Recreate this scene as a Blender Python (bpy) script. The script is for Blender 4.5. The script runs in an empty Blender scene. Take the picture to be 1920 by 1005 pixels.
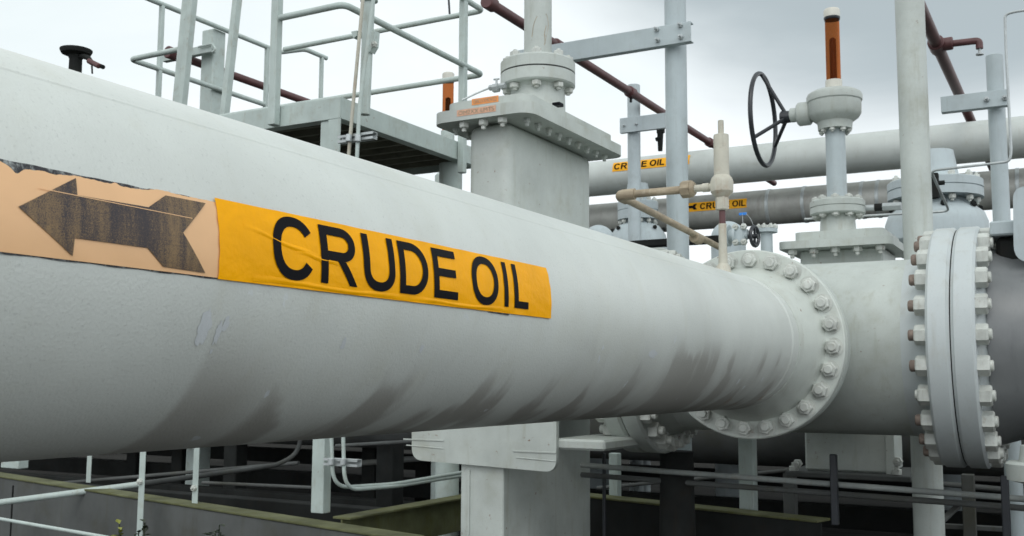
import bpy, bmesh, math, random
from math import radians as R, sin, cos, pi
from mathutils import Vector, Matrix
random.seed(4)
C = bpy.context.scene.collection
SC = bpy.context.scene
H0 = 1.6                                    # eye height

# ------------------------------------------------------------------ camera
FPX, YAW, PIT, ROL = 1936.48, 0.507311, 0.1075397, 0.005256
_h = Vector((-sin(YAW), cos(YAW), 0)); _r = Vector((cos(YAW), sin(YAW), 0)); _z = Vector((0, 0, 1))
CF = _h*cos(PIT) + _z*sin(PIT); _u = -_h*sin(PIT) + _z*cos(PIT)
CR = _r*cos(ROL) + _u*sin(ROL); CU = -_r*sin(ROL) + _u*cos(ROL)
cam = bpy.data.objects.new("camera", bpy.data.cameras.new("camera")); C.objects.link(cam)
m = Matrix((CR, CU, -CF)).transposed().to_4x4(); m.translation = (0, 0, H0); cam.matrix_world = m
cam.data.sensor_width = 36; cam.data.lens = FPX/1920*36; cam.data.clip_start = .05; cam.data.clip_end = 3000
cam.data.dof.use_dof = True; cam.data.dof.focus_distance = 2.3; cam.data.dof.aperture_fstop = 16
SC.camera = cam

def ray(x, y): return CF*FPX + CR*(x-960) - CU*(y-502.5)
def P(x, y, X=None, Y=None, Z=None):
    """world point seen at photo pixel (x, y) on the plane X=, Y= or Z="""
    d = ray(x, y)
    t = X/d.x if X is not None else Y/d.y if Y is not None else (Z-H0)/d.z
    return d*t + Vector((0, 0, H0))
def S(p, px):
    """metres that span px photo pixels at point p"""
    return px*(Vector(p)-Vector((0, 0, H0))).dot(CF)/FPX

# ------------------------------------------------------------------ world, sun
w = bpy.data.worlds.new("World"); SC.world = w; w.use_nodes = True
nt = w.node_tree; nt.nodes.clear()
def N(nt, t, **k):
    n = nt.nodes.new(t)
    for a, b in k.items():
        if a.startswith('i_'): n.inputs[a[2:].replace('_', ' ')].default_value = b
        else: setattr(n, a, b)
    return n
def L(nt, a, b): nt.links.new(a, b)
SUN_EL, SUN_AZ = R(48), R(165)              # azimuth clockwise from +Y
sky = N(nt, 'ShaderNodeTexSky', sky_type='NISHITA', sun_disc=False, sun_elevation=SUN_EL, sun_rotation=SUN_AZ)
tc = N(nt, 'ShaderNodeTexCoord')
mp = N(nt, 'ShaderNodeMapping'); mp.inputs['Scale'].default_value = (1, 1, 2.6)
L(nt, tc.outputs['Generated'], mp.inputs['Vector'])
no = N(nt, 'ShaderNodeTexNoise'); no.inputs['Scale'].default_value = 2.3; no.inputs['Detail'].default_value = 7; no.inputs['Roughness'].default_value = .52
no.inputs['Distortion'].default_value = .35
L(nt, mp.outputs['Vector'], no.inputs['Vector'])
# a heavier grey cloud bank stands in the direction D
D = ray(1750, -760).normalized()
dot = N(nt, 'ShaderNodeVectorMath', operation='DOT_PRODUCT'); dot.inputs[1].default_value = D
nrm = N(nt, 'ShaderNodeVectorMath', operation='NORMALIZE'); L(nt, tc.outputs['Generated'], nrm.inputs[0]); L(nt, nrm.outputs[0], dot.inputs[0])
ad = N(nt, 'ShaderNodeMath', operation='MULTIPLY_ADD'); ad.inputs[1].default_value = .07; L(nt, no.outputs['Fac'], ad.inputs[0]); L(nt, dot.outputs['Value'], ad.inputs[2])
mr = N(nt, 'ShaderNodeMapRange', interpolation_type='SMOOTHSTEP'); mr.inputs['From Min'].default_value = .935; mr.inputs['From Max'].default_value = .985
L(nt, ad.outputs[0], mr.inputs['Value'])
cr = N(nt, 'ShaderNodeValToRGB'); e = cr.color_ramp.elements
e[0].position = .3; e[0].color = (6.9, 7.5, 7.5, 1); e[1].position = .62; e[1].color = (8.3, 8.6, 8.65, 1)
L(nt, no.outputs['Fac'], cr.inputs['Fac'])
mx = N(nt, 'ShaderNodeMix', data_type='RGBA'); mx.inputs['B'].default_value = (3.6, 4.1, 4.2, 1)
L(nt, mr.outputs['Result'], mx.inputs['Factor']); L(nt, cr.outputs['Color'], mx.inputs['A'])
mx2 = N(nt, 'ShaderNodeMix', data_type='RGBA'); mx2.inputs['Factor'].default_value = .9
L(nt, sky.outputs['Color'], mx2.inputs['A']); L(nt, mx.outputs['Result'], mx2.inputs['B'])
# bright thin cloud lit by the veiled sun on the side away from the scene
BK = Vector((.72, -.69, 0)).normalized()
db = N(nt, 'ShaderNodeVectorMath', operation='DOT_PRODUCT'); db.inputs[1].default_value = BK; L(nt, nrm.outputs[0], db.inputs[0])
sx = N(nt, 'ShaderNodeSeparateXYZ'); L(nt, nrm.outputs[0], sx.inputs[0])
m1 = N(nt, 'ShaderNodeMapRange', interpolation_type='SMOOTHSTEP'); m1.inputs['From Min'].default_value = -.1; m1.inputs['From Max'].default_value = .5; L(nt, db.outputs['Value'], m1.inputs['Value'])
m2 = N(nt, 'ShaderNodeMapRange', interpolation_type='SMOOTHSTEP'); m2.inputs['From Min'].default_value = .9; m2.inputs['From Max'].default_value = .5; L(nt, sx.outputs['Z'], m2.inputs['Value'])
m3 = N(nt, 'ShaderNodeMath', operation='MULTIPLY'); L(nt, m1.outputs[0], m3.inputs[0]); L(nt, m2.outputs[0], m3.inputs[1])
m4 = N(nt, 'ShaderNodeMath', operation='MULTIPLY'); m4.inputs[1].default_value = .93; L(nt, m3.outputs[0], m4.inputs[0])
mx3 = N(nt, 'ShaderNodeMix', data_type='RGBA'); mx3.inputs['B'].default_value = (12.2, 12.9, 13.4, 1); L(nt, m4.outputs[0], mx3.inputs['Factor']); L(nt, mx2.outputs['Result'], mx3.inputs['A'])
# thicker, duller cloud overhead
z1_ = N(nt, 'ShaderNodeMapRange', interpolation_type='SMOOTHSTEP'); z1_.inputs['From Min'].default_value = .55; z1_.inputs['From Max'].default_value = .95; z1_.inputs['To Max'].default_value = .8; L(nt, sx.outputs['Z'], z1_.inputs['Value'])
mx4 = N(nt, 'ShaderNodeMix', data_type='RGBA'); mx4.inputs['B'].default_value = (6.2, 6.8, 6.8, 1); L(nt, z1_.outputs[0], mx4.inputs['Factor']); L(nt, mx3.outputs['Result'], mx4.inputs['A'])
bg = N(nt, 'ShaderNodeBackground'); bg.inputs['Strength'].default_value = .122
L(nt, mx4.outputs['Result'], bg.inputs['Color'])
ow = N(nt, 'ShaderNodeOutputWorld'); L(nt, bg.outputs[0], ow.inputs[0])
sl = bpy.data.lights.new("sun", 'SUN'); sl.energy = .5; sl.angle = R(25); sl.color = (1, .97, .92)
so = bpy.data.objects.new("sun", sl); C.objects.link(so)
sd = Vector((sin(SUN_AZ)*cos(SUN_EL), cos(SUN_AZ)*cos(SUN_EL), sin(SUN_EL)))
so.rotation_euler = sd.to_track_quat('Z', 'Y').to_euler()
SC.view_settings.view_transform = 'Standard'; SC.view_settings.look = 'None'
SC.view_settings.exposure = .15; SC.view_settings.gamma = 1

# ------------------------------------------------------------------ materials
def mat(name, col, rough=.5, metal=0, var=.12, vscale=3., grime=0., gcol=(.16, .13, .09), gscale=5., bump=.15, bscale=220., rust=0., spec=.5, stretch=(1, 1, 1), fine=0.):
    M = bpy.data.materials.new(name); M.use_nodes = True; t = M.node_tree
    b = t.nodes['Principled BSDF']; b.inputs['Roughness'].default_value = rough; b.inputs['Metallic'].default_value = metal
    b.inputs['Specular IOR Level'].default_value = spec
    tc = N(t, 'ShaderNodeNewGeometry'); mp = N(t, 'ShaderNodeMapping'); mp.inputs['Scale'].default_value = stretch
    L(t, tc.outputs['Position'], mp.inputs['Vector'])
    n1 = N(t, 'ShaderNodeTexNoise'); n1.inputs['Scale'].default_value = vscale; n1.inputs['Detail'].default_value = 6; n1.inputs['Roughness'].default_value = .6
    L(t, mp.outputs[0], n1.inputs['Vector'])
    r1 = N(t, 'ShaderNodeMapRange'); r1.inputs['From Min'].default_value = .3; r1.inputs['From Max'].default_value = .7
    r1.inputs['To Min'].default_value = 1-var; r1.inputs['To Max'].default_value = 1+var*.5; L(t, n1.outputs['Fac'], r1.inputs['Value'])
    v = N(t, 'ShaderNodeVectorMath', operation='SCALE'); v.inputs[0].default_value = col; L(t, r1.outputs[0], v.inputs['Scale'])
    out = v.outputs[0]
    def layer(out, sc, lo, hi, colr, amt, st=None):
        n = N(t, 'ShaderNodeTexNoise'); n.inputs['Scale'].default_value = sc; n.inputs['Detail'].default_value = 8; n.inputs['Roughness'].default_value = .65
        if st:
            mm = N(t, 'ShaderNodeMapping'); mm.inputs['Scale'].default_value = st; L(t, tc.outputs['Position'], mm.inputs['Vector']); L(t, mm.outputs[0], n.inputs['Vector'])
        else: L(t, mp.outputs[0], n.inputs['Vector'])
        q = N(t, 'ShaderNodeMapRange', interpolation_type='SMOOTHSTEP'); q.inputs['From Min'].default_value = lo; q.inputs['From Max'].default_value = hi; q.inputs['To Max'].default_value = amt
        L(t, n.outputs['Fac'], q.inputs['Value'])
        x = N(t, 'ShaderNodeMix', data_type='RGBA'); L(t, q.outputs[0], x.inputs['Factor']); L(t, out, x.inputs['A']); x.inputs['B'].default_value = (*colr, 1)
        return x.outputs['Result']
    if grime: 
        out = layer(out, gscale, .5, .8, gcol, grime)
        out = layer(out, gscale*1.7, .52, .78, gcol, grime*.8, (3, 3, .35))
    if fine: out = layer(out, 160, .56, .7, tuple(c*.55 for c in col), fine)
    if rust:
        out = layer(out, 26, .66-.12*rust, .74, (.17, .065, .025), .85)
    L(t, out, b.inputs['Base Color'])
    if bump:
        nb = N(t, 'ShaderNodeTexNoise'); nb.inputs['Scale'].default_value = bscale; nb.inputs['Detail'].default_value = 3
        L(t, tc.outputs['Position'], nb.inputs['Vector'])
        bp = N(t, 'ShaderNodeBump'); bp.inputs['Strength'].default_value = bump; bp.inputs['Distance'].default_value = .002
        L(t, nb.outputs['Fac'], bp.inputs['Height']); L(t, bp.outputs[0], b.inputs['Normal'])
    return M
PAINT = (.50, .53, .505)
M = {}
M['paint'] = mat('grey_paint', PAINT, .42, var=.10, vscale=2.5, grime=.28, gcol=(.30, .28, .20), gscale=4, fine=.3)
M['paintv'] = mat('valve_paint', (.485, .52, .487), .5, var=.18, vscale=3, grime=.42, gcol=(.24, .22, .13), gscale=4, fine=.4, rust=.12)
M['paintb'] = mat('bluish_paint', (.43, .49, .505), .45, var=.12, vscale=3, grime=.35, gcol=(.22, .22, .2), fine=.3)
M['bolt'] = mat('bolt_paint', (.55, .57, .53), .42, var=.25, vscale=14, grime=.4, gcol=(.25, .2, .13), gscale=20, rust=.35)
M['flangep'] = mat('flange_paint', (.56, .595, .55), .42, var=.12, vscale=4, grime=.35, gcol=(.26, .23, .16), gscale=6, fine=.3, rust=.15)
M['rim'] = mat('flange_rim_paint', (.50, .54, .54), .45, var=.1, vscale=3, grime=.35, gcol=(.26, .22, .14), gscale=3, fine=.3)
M['dullrail'] = mat('dull_rail_paint', (.24, .26, .25), .6, var=.25, vscale=6, grime=.5, gcol=(.12, .08, .04), gscale=12, spec=.2)
M['rusty'] = mat('rusty_stud', (.22, .17, .14), .8, var=.4, vscale=40)
M['cream'] = mat('cream_paint', (.50, .48, .40), .5, var=.15, vscale=12, grime=.6, gcol=(.33, .20, .11), gscale=14, rust=.2)
M['rustpipe'] = mat('weathered_tan', (.36, .29, .20), .6, var=.35, vscale=9, grime=.5, gcol=(.55, .50, .38), gscale=9, stretch=(1, 1, 4))
M['maroon'] = mat('maroon_pipe', (.105, .04, .04), .5, var=.25, vscale=10)
M['black'] = mat('black_metal', (.018, .021, .026), .35, var=.2, vscale=12)
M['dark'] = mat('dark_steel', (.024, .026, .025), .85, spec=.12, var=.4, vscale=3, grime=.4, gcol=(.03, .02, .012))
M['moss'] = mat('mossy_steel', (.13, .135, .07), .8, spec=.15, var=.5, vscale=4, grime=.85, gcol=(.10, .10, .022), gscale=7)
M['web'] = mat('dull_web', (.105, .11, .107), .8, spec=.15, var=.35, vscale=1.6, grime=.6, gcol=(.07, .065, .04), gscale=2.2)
M['galv'] = mat('galvanised', (.46, .49, .49), .4, metal=.35, var=.22, vscale=11)
M['insul'] = mat('insulation_jacket', (.40, .40, .37), .5, metal=.25, var=.3, vscale=2.2, grime=.5, gcol=(.17, .15, .12), gscale=2.5)
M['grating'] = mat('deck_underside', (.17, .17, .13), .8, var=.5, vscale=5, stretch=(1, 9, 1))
M['railp'] = mat('rail_paint', (.46, .53, .50), .45, var=.14, vscale=5, grime=.4, gcol=(.24, .2, .12), gscale=9, rust=.15, fine=.3)
M['yellow'] = mat('label_yellow', (.97, .43, .002), .35, spec=.1, var=.10, vscale=11, grime=.25, gcol=(.78, .33, .008), gscale=16, bump=.55, bscale=75)
M['ylbl'] = mat('small_label_yellow', (.88, .41, .01), .5, spec=.25, var=.15, vscale=6)
M['faded'] = mat('faded_peach', (.82, .49, .25), .4, var=.07, vscale=6, grime=.25, gcol=(.78, .47, .24), gscale=4, bump=.2, bscale=40)
M['ink'] = mat('black_ink', (.006, .006, .008), .4, spec=.06, var=.2, vscale=9, bump=.3, bscale=38)
M['residue'] = mat('dark_residue', (.035, .035, .04), .8, var=.5, vscale=50, grime=1.0, gcol=(.5, .54, .52), gscale=60)
M['white'] = mat('white_plastic', (.62, .60, .53), .4, var=.08)
M['blue'] = mat('blue_tag', (.01, .20, .65), .35, var=.1)
M['greycoat'] = mat('dark_grey_coating', (.17, .178, .18), .35, var=.22, vscale=2.5, grime=.3, gcol=(.05, .05, .06))
M['gasket'] = mat('gasket', (.02, .02, .02), .8)
M['leafy'] = mat('yellow_green_leaf', (.23, .24, .03), .5, var=.4, vscale=30)
M['leafd'] = mat('dark_leaf', (.02, .03, .012), .5, var=.4, vscale=30)
# faded arrow print: brown-black ink worn in vertical bands
def arrow_ink():
    m_ = mat('worn_arrow_ink', (.05, .036, .03), .45, var=.2, bump=.1); t = m_.node_tree; b = t.nodes['Principled BSDF']
    g = N(t, 'ShaderNodeNewGeometry'); mp = N(t, 'ShaderNodeMapping'); mp.inputs['Scale'].default_value = (3, 38, 5); L(t, g.outputs['Position'], mp.inputs['Vector'])
    n = N(t, 'ShaderNodeTexNoise'); n.inputs['Scale'].default_value = 1; n.inputs['Detail'].default_value = 6; n.inputs['Roughness'].default_value = .65; L(t, mp.outputs[0], n.inputs['Vector'])
    n2 = N(t, 'ShaderNodeTexNoise'); n2.inputs['Scale'].default_value = 700; n2.inputs['Detail'].default_value = 2; L(t, g.outputs['Position'], n2.inputs['Vector'])
    mp3 = N(t, 'ShaderNodeMapping'); mp3.inputs['Scale'].default_value = (0, 12, 620); L(t, g.outputs['Position'], mp3.inputs['Vector'])
    n3 = N(t, 'ShaderNodeTexNoise'); n3.inputs['Scale'].default_value = 1; n3.inputs['Detail'].default_value = 1; L(t, mp3.outputs[0], n3.inputs['Vector'])
    a = N(t, 'ShaderNodeMath', operation='MULTIPLY_ADD'); a.inputs[1].default_value = .75; L(t, n2.outputs['Fac'], a.inputs[0]); L(t, n.outputs['Fac'], a.inputs[2])
    a2 = N(t, 'ShaderNodeMath', operation='MULTIPLY_ADD'); a2.inputs[1].default_value = .12; L(t, n3.outputs['Fac'], a2.inputs[0]); L(t, a.outputs[0], a2.inputs[2])
    q = N(t, 'ShaderNodeMapRange'); q.inputs['From Min'].default_value = .82; q.inputs['From Max'].default_value = 1.12; L(t, a2.outputs[0], q.inputs['Value'])
    x = N(t, 'ShaderNodeMix', data_type='RGBA'); x.inputs['A'].default_value = (.025, .017, .022, 1); x.inputs['B'].default_value = (.235, .145, .06, 1)
    L(t, q.outputs[0], x.inputs['Factor']); L(t, x.outputs['Result'], b.inputs['Base Color']); return m_
M['arrow'] = arrow_ink()
def amber():
    m_ = bpy.data.materials.new('amber_tube'); m_.use_nodes = True; b = m_.node_tree.nodes['Principled BSDF']
    b.inputs['Base Color'].default_value = (.42, .13, .04, 1); b.inputs['Transmission Weight'].default_value = .93; b.inputs['Roughness'].default_value = .06
    b.inputs['IOR'].default_value = 1.06
    return m_
M['amber'] = amber()
# main pipe paint: dirt runs on its belly, a repaint edge, chips
def pipe_mat():
    m_ = mat('main_pipe_paint', (.60, .628, .592), .4, var=.11, vscale=2.4, grime=.2, gcol=(.40, .38, .25), gscale=2.6, bump=.3, bscale=200, fine=.35)
    t = m_.node_tree; b = t.nodes['Principled BSDF']; base = b.inputs['Base Color'].links[0].from_socket
    g = N(t, 'ShaderNodeNewGeometry'); sp = N(t, 'ShaderNodeSeparateXYZ'); L(t, g.outputs['Position'], sp.inputs[0])
    def mth(op, a, b_=None, c=None):
        n = N(t, 'ShaderNodeMath', operation=op)
        for i, x in enumerate((a, b_, c)):
            if x is None: continue
            if isinstance(x, (int, float)): n.inputs[i].default_value = x
            else: L(t, x, n.inputs[i])
        return n.outputs[0]
    dz = mth('SUBTRACT', sp.outputs['Z'], PZ); dx = mth('SUBTRACT', sp.outputs['X'], PX_)
    ang = mth('ARCTAN2', dz, dx)                       # radians, negative on the lower half
    cmb = N(t, 'ShaderNodeCombineXYZ'); L(t, mth('MULTIPLY', sp.outputs['Y'], 5.5), cmb.inputs[0]); L(t, mth('MULTIPLY', ang, .75), cmb.inputs[1])
    n = N(t, 'ShaderNodeTexNoise'); n.inputs['Scale'].default_value = 1.15; n.inputs['Detail'].default_value = 3; n.inputs['Roughness'].default_value = .45; n.inputs['Distortion'].default_value = .25; L(t, cmb.outputs[0], n.inputs['Vector'])
    def mr(v, a, b2, c=0, d=1):
        q = N(t, 'ShaderNodeMapRange', interpolation_type='SMOOTHSTEP'); q.inputs['From Min'].default_value = a; q.inputs['From Max'].default_value = b2
        q.inputs['To Min'].default_value = c; q.inputs['To Max'].default_value = d; L(t, v, q.inputs['Value']); return q.outputs[0]
    low = mr(ang, -.45, -1.15)                            # where dirty water hangs on the belly
    rightw = mr(sp.outputs['Y'], 2.0, 3.4)
    thr = mth('ADD', n.outputs['Fac'], mth('ADD', mth('MULTIPLY', low, .12), mth('MULTIPLY', rightw, .05)))
    low2 = mth('MAXIMUM', mr(ang, -.42, -.85), mth('MULTIPLY', rightw, mr(ang, -.05, -.42)))
    st = mth('MULTIPLY', mr(thr, .555, .66), mth('MULTIPLY', low2, mr(sp.outputs['Y'], 1.30, 1.36)))
    # sharply edged band after the repaint line at Y = 1.14
    tail = mth('ADD', 1.42, mth('MULTIPLY', ang, -.0))
    band = mth('MULTIPLY', mr(sp.outputs['Y'], 1.134, 1.158), mr(sp.outputs['Y'], 1.42, 1.20))
    band = mth('MULTIPLY', band, mr(ang, -.22, -.9, 0, .85))
    st = mth('MAXIMUM', st, band)
    film = mth('MULTIPLY', mth('MULTIPLY', rightw, mr(ang, .05, -.8)), mr(n.outputs['Fac'], .3, .6, .25, .75))
    st = mth('MAXIMUM', st, film)
    st = mth('MINIMUM', mth('MULTIPLY', st, .55), 1.)
    x = N(t, 'ShaderNodeMix', data_type='RGBA'); L(t, st, x.inputs['Factor']); L(t, base, x.inputs['A']); x.inputs['B'].default_value = (.17, .145, .12, 1)
    # paler touch-up chips
    cm2 = N(t, 'ShaderNodeCombineXYZ'); L(t, mth('MULTIPLY', sp.outputs['Y'], 10), cm2.inputs[0]); L(t, mth('MULTIPLY', ang, 2.2), cm2.inputs[1])
    n2 = N(t, 'ShaderNodeTexNoise'); n2.inputs['Scale'].default_value = 1.7; n2.inputs['Detail'].default_value = 7; L(t, cm2.outputs[0], n2.inputs['Vector'])
    ch = mth('MULTIPLY', mr(n2.outputs['Fac'], .69, .71), mr(ang, 0, -.3, 0, .8))
    x2 = N(t, 'ShaderNodeMix', data_type='RGBA'); L(t, ch, x2.inputs['Factor']); L(t, x.outputs['Result'], x2.inputs['A']); x2.inputs['B'].default_value = (.62, .66, .68, 1)
    # rust along the crown of the flange weld
    n4 = N(t, 'ShaderNodeTexNoise'); n4.inputs['Scale'].default_value = 9; n4.inputs['Detail'].default_value = 8; L(t, g.outputs['Position'], n4.inputs['Vector'])
    ru = mth('MULTIPLY', mr(n4.outputs['Fac'], .58, .66), mth('MULTIPLY', mr(ang, -.5, -1.1, 0, .7), mr(sp.outputs['Y'], 3.7, 4.3)))
    x3 = N(t, 'ShaderNodeMix', data_type='RGBA'); L(t, ru, x3.inputs['Factor']); L(t, x2.outputs['Result'], x3.inputs['A']); x3.inputs['B'].default_value = (.26, .15, .08, 1)
    L(t, x3.outputs['Result'], b.inputs['Base Color']); return m_
PX_, PZ, PR = -1.4348, H0+.1785, .305
FY = 4.952                                  # face line of the near flange
HY, HZ, HR = 5.702, H0+.178, .455           # header that crosses behind
M['pipe'] = pipe_mat()

# ------------------------------------------------------------------ mesh builder
LOC = {}
def V(*a): return Vector(a)
def frame(d):
    d = Vector(d).normalized(); up = V(0, 0, 1) if abs(d.z) < .95 else V(0, 1, 0)
    a = d.cross(up).normalized(); return a, a.cross(d).normalized(), d
class MB:
    def __init__(s): s.v = []; s.f = []
    def add(s, vs, fs):
        n = len(s.v); s.v += [Vector(x) for x in vs]; s.f += [tuple(i+n for i in f) for f in fs]; return s
    def box(s, lo, hi, bev=.004, M_=None, seg=1):
        lo = Vector(lo); hi = Vector(hi); b = bmesh.new(); bmesh.ops.create_cube(b, size=1)
        for v in b.verts: v.co = Vector([(lo[i]+hi[i])/2 + v.co[i]*(hi[i]-lo[i]) for i in range(3)])
        if bev: bmesh.ops.bevel(b, geom=list(b.edges), offset=bev, segments=seg, profile=.5, affect='EDGES')
        b.verts.index_update()
        s.add([(M_ @ v.co) if M_ else v.co for v in b.verts], [[v.index for v in f.verts] for f in b.faces]); b.free(); return s
    def bar(s, p0, p1, w_, h_, bev=.003, up=(0, 0, 1)):
        """box section from p0 to p1; w across, h along up"""
        p0 = Vector(p0); p1 = Vector(p1); d = p1-p0; l = d.length; d.normalize()
        u = Vector(up); a = d.cross(u).normalized(); u = a.cross(d)
        m_ = Matrix((a, d, u)).transposed().to_4x4(); m_.translation = p0
        return s.box((-w_/2, 0, -h_/2), (w_/2, l, h_/2), bev, m_)
    def lathe(s, p, d, prof, seg=32, a0=0):
        p = Vector(p); a, b, d = frame(d); rings = []; vs = []; fs = []
        for t_, r_ in prof:
            if r_ <= 1e-6: rings.append([len(vs)]); vs.append(p+d*t_)
            else:
                rings.append(list(range(len(vs), len(vs)+seg)))
                vs += [p+d*t_+(a*cos(a0+2*pi*k/seg)+b*sin(a0+2*pi*k/seg))*r_ for k in range(seg)]
        for A, B in zip(rings, rings[1:]):
            for k in range(seg):
                k2 = (k+1) % seg
                if len(A) == 1 and len(B) == 1: continue
                if len(A) == 1: fs.append((A[0], B[k2], B[k]))
                elif len(B) == 1: fs.append((A[k], A[k2], B[0]))
                else: fs.append((A[k], A[k2], B[k2], B[k]))
        if len(rings[0]) > 1: fs.append(tuple(reversed(rings[0])))
        if len(rings[-1]) > 1: fs.append(tuple(rings[-1]))
        return s.add(vs, fs)
    def cyl(s, p0, p1, r0, r1=None, seg=24, ch=.0):
        p0 = Vector(p0); p1 = Vector(p1); r1 = r0 if r1 is None else r1; l = (p1-p0).length
        pr = [(0, r0), (l, r1)] if not ch else [(0, r0-ch), (ch, r0), (l-ch, r1), (l, r1-ch)]
        return s.lathe(p0, p1-p0, pr, seg)
    def hexa(s, p, d, r_, h_, rot=0):
        return s.lathe(p, d, [(0, r_), (h_*.86, r_), (h_, r_*.88)], 6, rot)
    def tube(s, pts, r_, seg=12, bend=0., bs=5):
        pts = [Vector(p) for p in pts]; path = [pts[0]]
        for i in range(1, len(pts)-1):
            A, B, D_ = pts[i-1], pts[i], pts[i+1]
            if bend <= 0: path.append(B); continue
            u = (A-B).normalized(); v = (D_-B).normalized(); k = min(bend, (A-B).length*.49, (D_-B).length*.49)
            for j in range(bs+1):
                t_ = j/bs; a = B+u*k; c = B+v*k
                path.append(a*(1-t_)**2+B*2*t_*(1-t_)+c*t_*t_)
        path.append(pts[-1]); n = len(path); vs = []; fs = []
        ta = (path[1]-path[0]).normalized(); a, b, _ = frame(ta)
        for i in range(n):
            t1 = (path[i]-path[i-1]).normalized() if i else ta
            t2 = (path[i+1]-path[i]).normalized() if i < n-1 else t1
            t_ = (t1+t2).normalized(); a = (a-t_*a.dot(t_)).normalized(); b = t_.cross(a)
            sc = 1/max(.5, t_.dot(t1))
            # widen mitre in plane of bend only
            nb = (t2-t1); nb = nb.normalized() if nb.length > 1e-4 else None
            for k in range(seg):
                o = (a*cos(2*pi*k/seg)+b*sin(2*pi*k/seg))*r_
                if nb is not None: 
                    q = nb-t_*nb.dot(t_)
                    if q.length > 1e-4: q.normalize(); o = o+q*(o.dot(q)*(sc-1))
                vs.append(path[i]+o)
        for i in range(n-1):
            for k in range(seg):
                k2 = (k+1) % seg; fs.append((i*seg+k, i*seg+k2, (i+1)*seg+k2, (i+1)*seg+k))
        fs.append(tuple(reversed(range(seg)))); fs.append(tuple(range((n-1)*seg, n*seg)))
        return s.add(vs, fs)
    def prism(s, poly, o, U, W, T):
        """polygon (u,w) extruded along T"""
        o = Vector(o); U = Vector(U); W = Vector(W); T = Vector(T); n = len(poly)
        a = [o+U*p[0]+W*p[1] for p in poly]; vs = a+[x+T for x in a]
        fs = [tuple(range(n)), tuple(reversed(range(n, 2*n)))]+[(i, n+i, n+(i+1) % n, (i+1) % n) for i in range(n)]
        return s.add(vs, fs)
    def torus(s, p, d, R_, r_, seg=48, ms=10):
        p = Vector(p); a, b, d = frame(d); vs = []; fs = []
        for i in range(seg):
            e_ = a*cos(2*pi*i/seg)+b*sin(2*pi*i/seg)
            for j in range(ms): vs.append(p+e_*(R_+r_*cos(2*pi*j/ms))+d*r_*sin(2*pi*j/ms))
        for i in range(seg):
            for j in range(ms): fs.append((i*ms+j, ((i+1) % seg)*ms+j, ((i+1) % seg)*ms+(j+1) % ms, i*ms+(j+1) % ms))
        return s.add(vs, fs)
    def build(s, name, m_, parent=None, sharp=32, label=None):
        off = LOC.get(parent, V(0, 0, 0)) if parent is not None else V(0, 0, 0)
        me = bpy.data.meshes.new(name); me.from_pydata([v-off for v in s.v], [], s.f); me.update()
        b = bmesh.new(); b.from_mesh(me); bmesh.ops.recalc_face_normals(b, faces=b.faces); b.to_mesh(me); b.free()
        me.materials.append(m_); me.polygons.foreach_set('use_smooth', [True]*len(me.polygons)); me.set_sharp_from_angle(angle=R(sharp))
        o = bpy.data.objects.new(name, me); C.objects.link(o)
        if parent is not None: o.parent = parent; LOC[o] = off
        if label: o['label'] = label
        return o
def thing(name, label, cat, loc, group=None):
    o = bpy.data.objects.new(name, None); C.objects.link(o); o.location = loc; o.empty_display_size = .1
    o['label'] = label; o['category'] = cat; LOC[o] = Vector(loc)
    if group: o['group'] = group
    return o
def single(o, label, cat, group=None):
    """a thing that is one mesh: put its origin at its base"""
    vs = o.data.vertices; c = V(sum(v.co.x for v in vs)/len(vs), sum(v.co.y for v in vs)/len(vs), min(v.co.z for v in vs))
    o.data.transform(Matrix.Translation(-c)); o.location = c
    o['label'] = label; o['category'] = cat
    if group: o['group'] = group
    return o
def struct(o): o['kind'] = 'structure'; return o
def ring(proto, parent, center, d, r_, n, a0=0, skip=None, twist=.5):
    """copies of a bolt set on a circle round d; proto mesh is modelled along +Z at the origin"""
    a, b, d = frame(d); q = d.to_track_quat('Z', 'Y'); off = LOC[parent]; res = []
    for k in range(n):
        if skip and skip(k): continue
        th = a0+2*pi*k/n
        o = proto.copy(); C.objects.link(o); o.parent = parent
        o.location = Vector(center)+(a*cos(th)+b*sin(th))*r_-off
        o.rotation_euler = (q @ Matrix.Rotation(pi/6+random.uniform(-1, 1)*twist, 3, 'Z').to_quaternion()).to_euler(); res.append(o)
    return res
def at(proto, parent, p, d=(0, 0, 1)):
    o = proto.copy(); C.objects.link(o); o.parent = parent; o.location = Vector(p)-LOC[parent]
    o.rotation_euler = Vector(d).normalized().to_track_quat('Z', 'Y').to_euler(); return o
def proto_bolt(name, m_, r_, h_, sr, s_out, back=None, thick=.0, washer=0):
    """nut standing on the face z=0, stud through it; back: second nut below z=-thick"""
    b = MB()
    if washer: b.lathe((0, 0, 0), (0, 0, 1), [(0, washer), (.004, washer)], 20)
    b.hexa((0, 0, .004 if washer else 0), (0, 0, 1), r_, h_)
    b.lathe((0, 0, h_*.9), (0, 0, 1), [(0, sr), (s_out, sr), (s_out+.004, sr*.8)], 12)
    if back: b.cyl((0, 0, -thick-h_*.5), (0, 0, h_*.5), sr*.95, seg=10); b.hexa((0, 0, -thick), (0, 0, -1), r_, h_); b.lathe((0, 0, -thick-h_*.9), (0, 0, -1), [(0, sr), (s_out, sr), (s_out+.004, sr*.8)], 12)
    o = b.build(name, m_); C.objects.unlink(o); return o
def text_mesh(txt, bold=0.0):
    cu = bpy.data.curves.new('tmp', 'FONT'); cu.body = txt; cu.offset = bold; cu.resolution_u = 6; cu.fill_mode = 'FRONT'
    o = bpy.data.objects.new('tmp', cu); C.objects.link(o); dg = bpy.context.evaluated_depsgraph_get()
    me = bpy.data.meshes.new_from_object(o.evaluated_get(dg)); bpy.data.objects.remove(o); bpy.data.curves.remove(cu); return me
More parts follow.
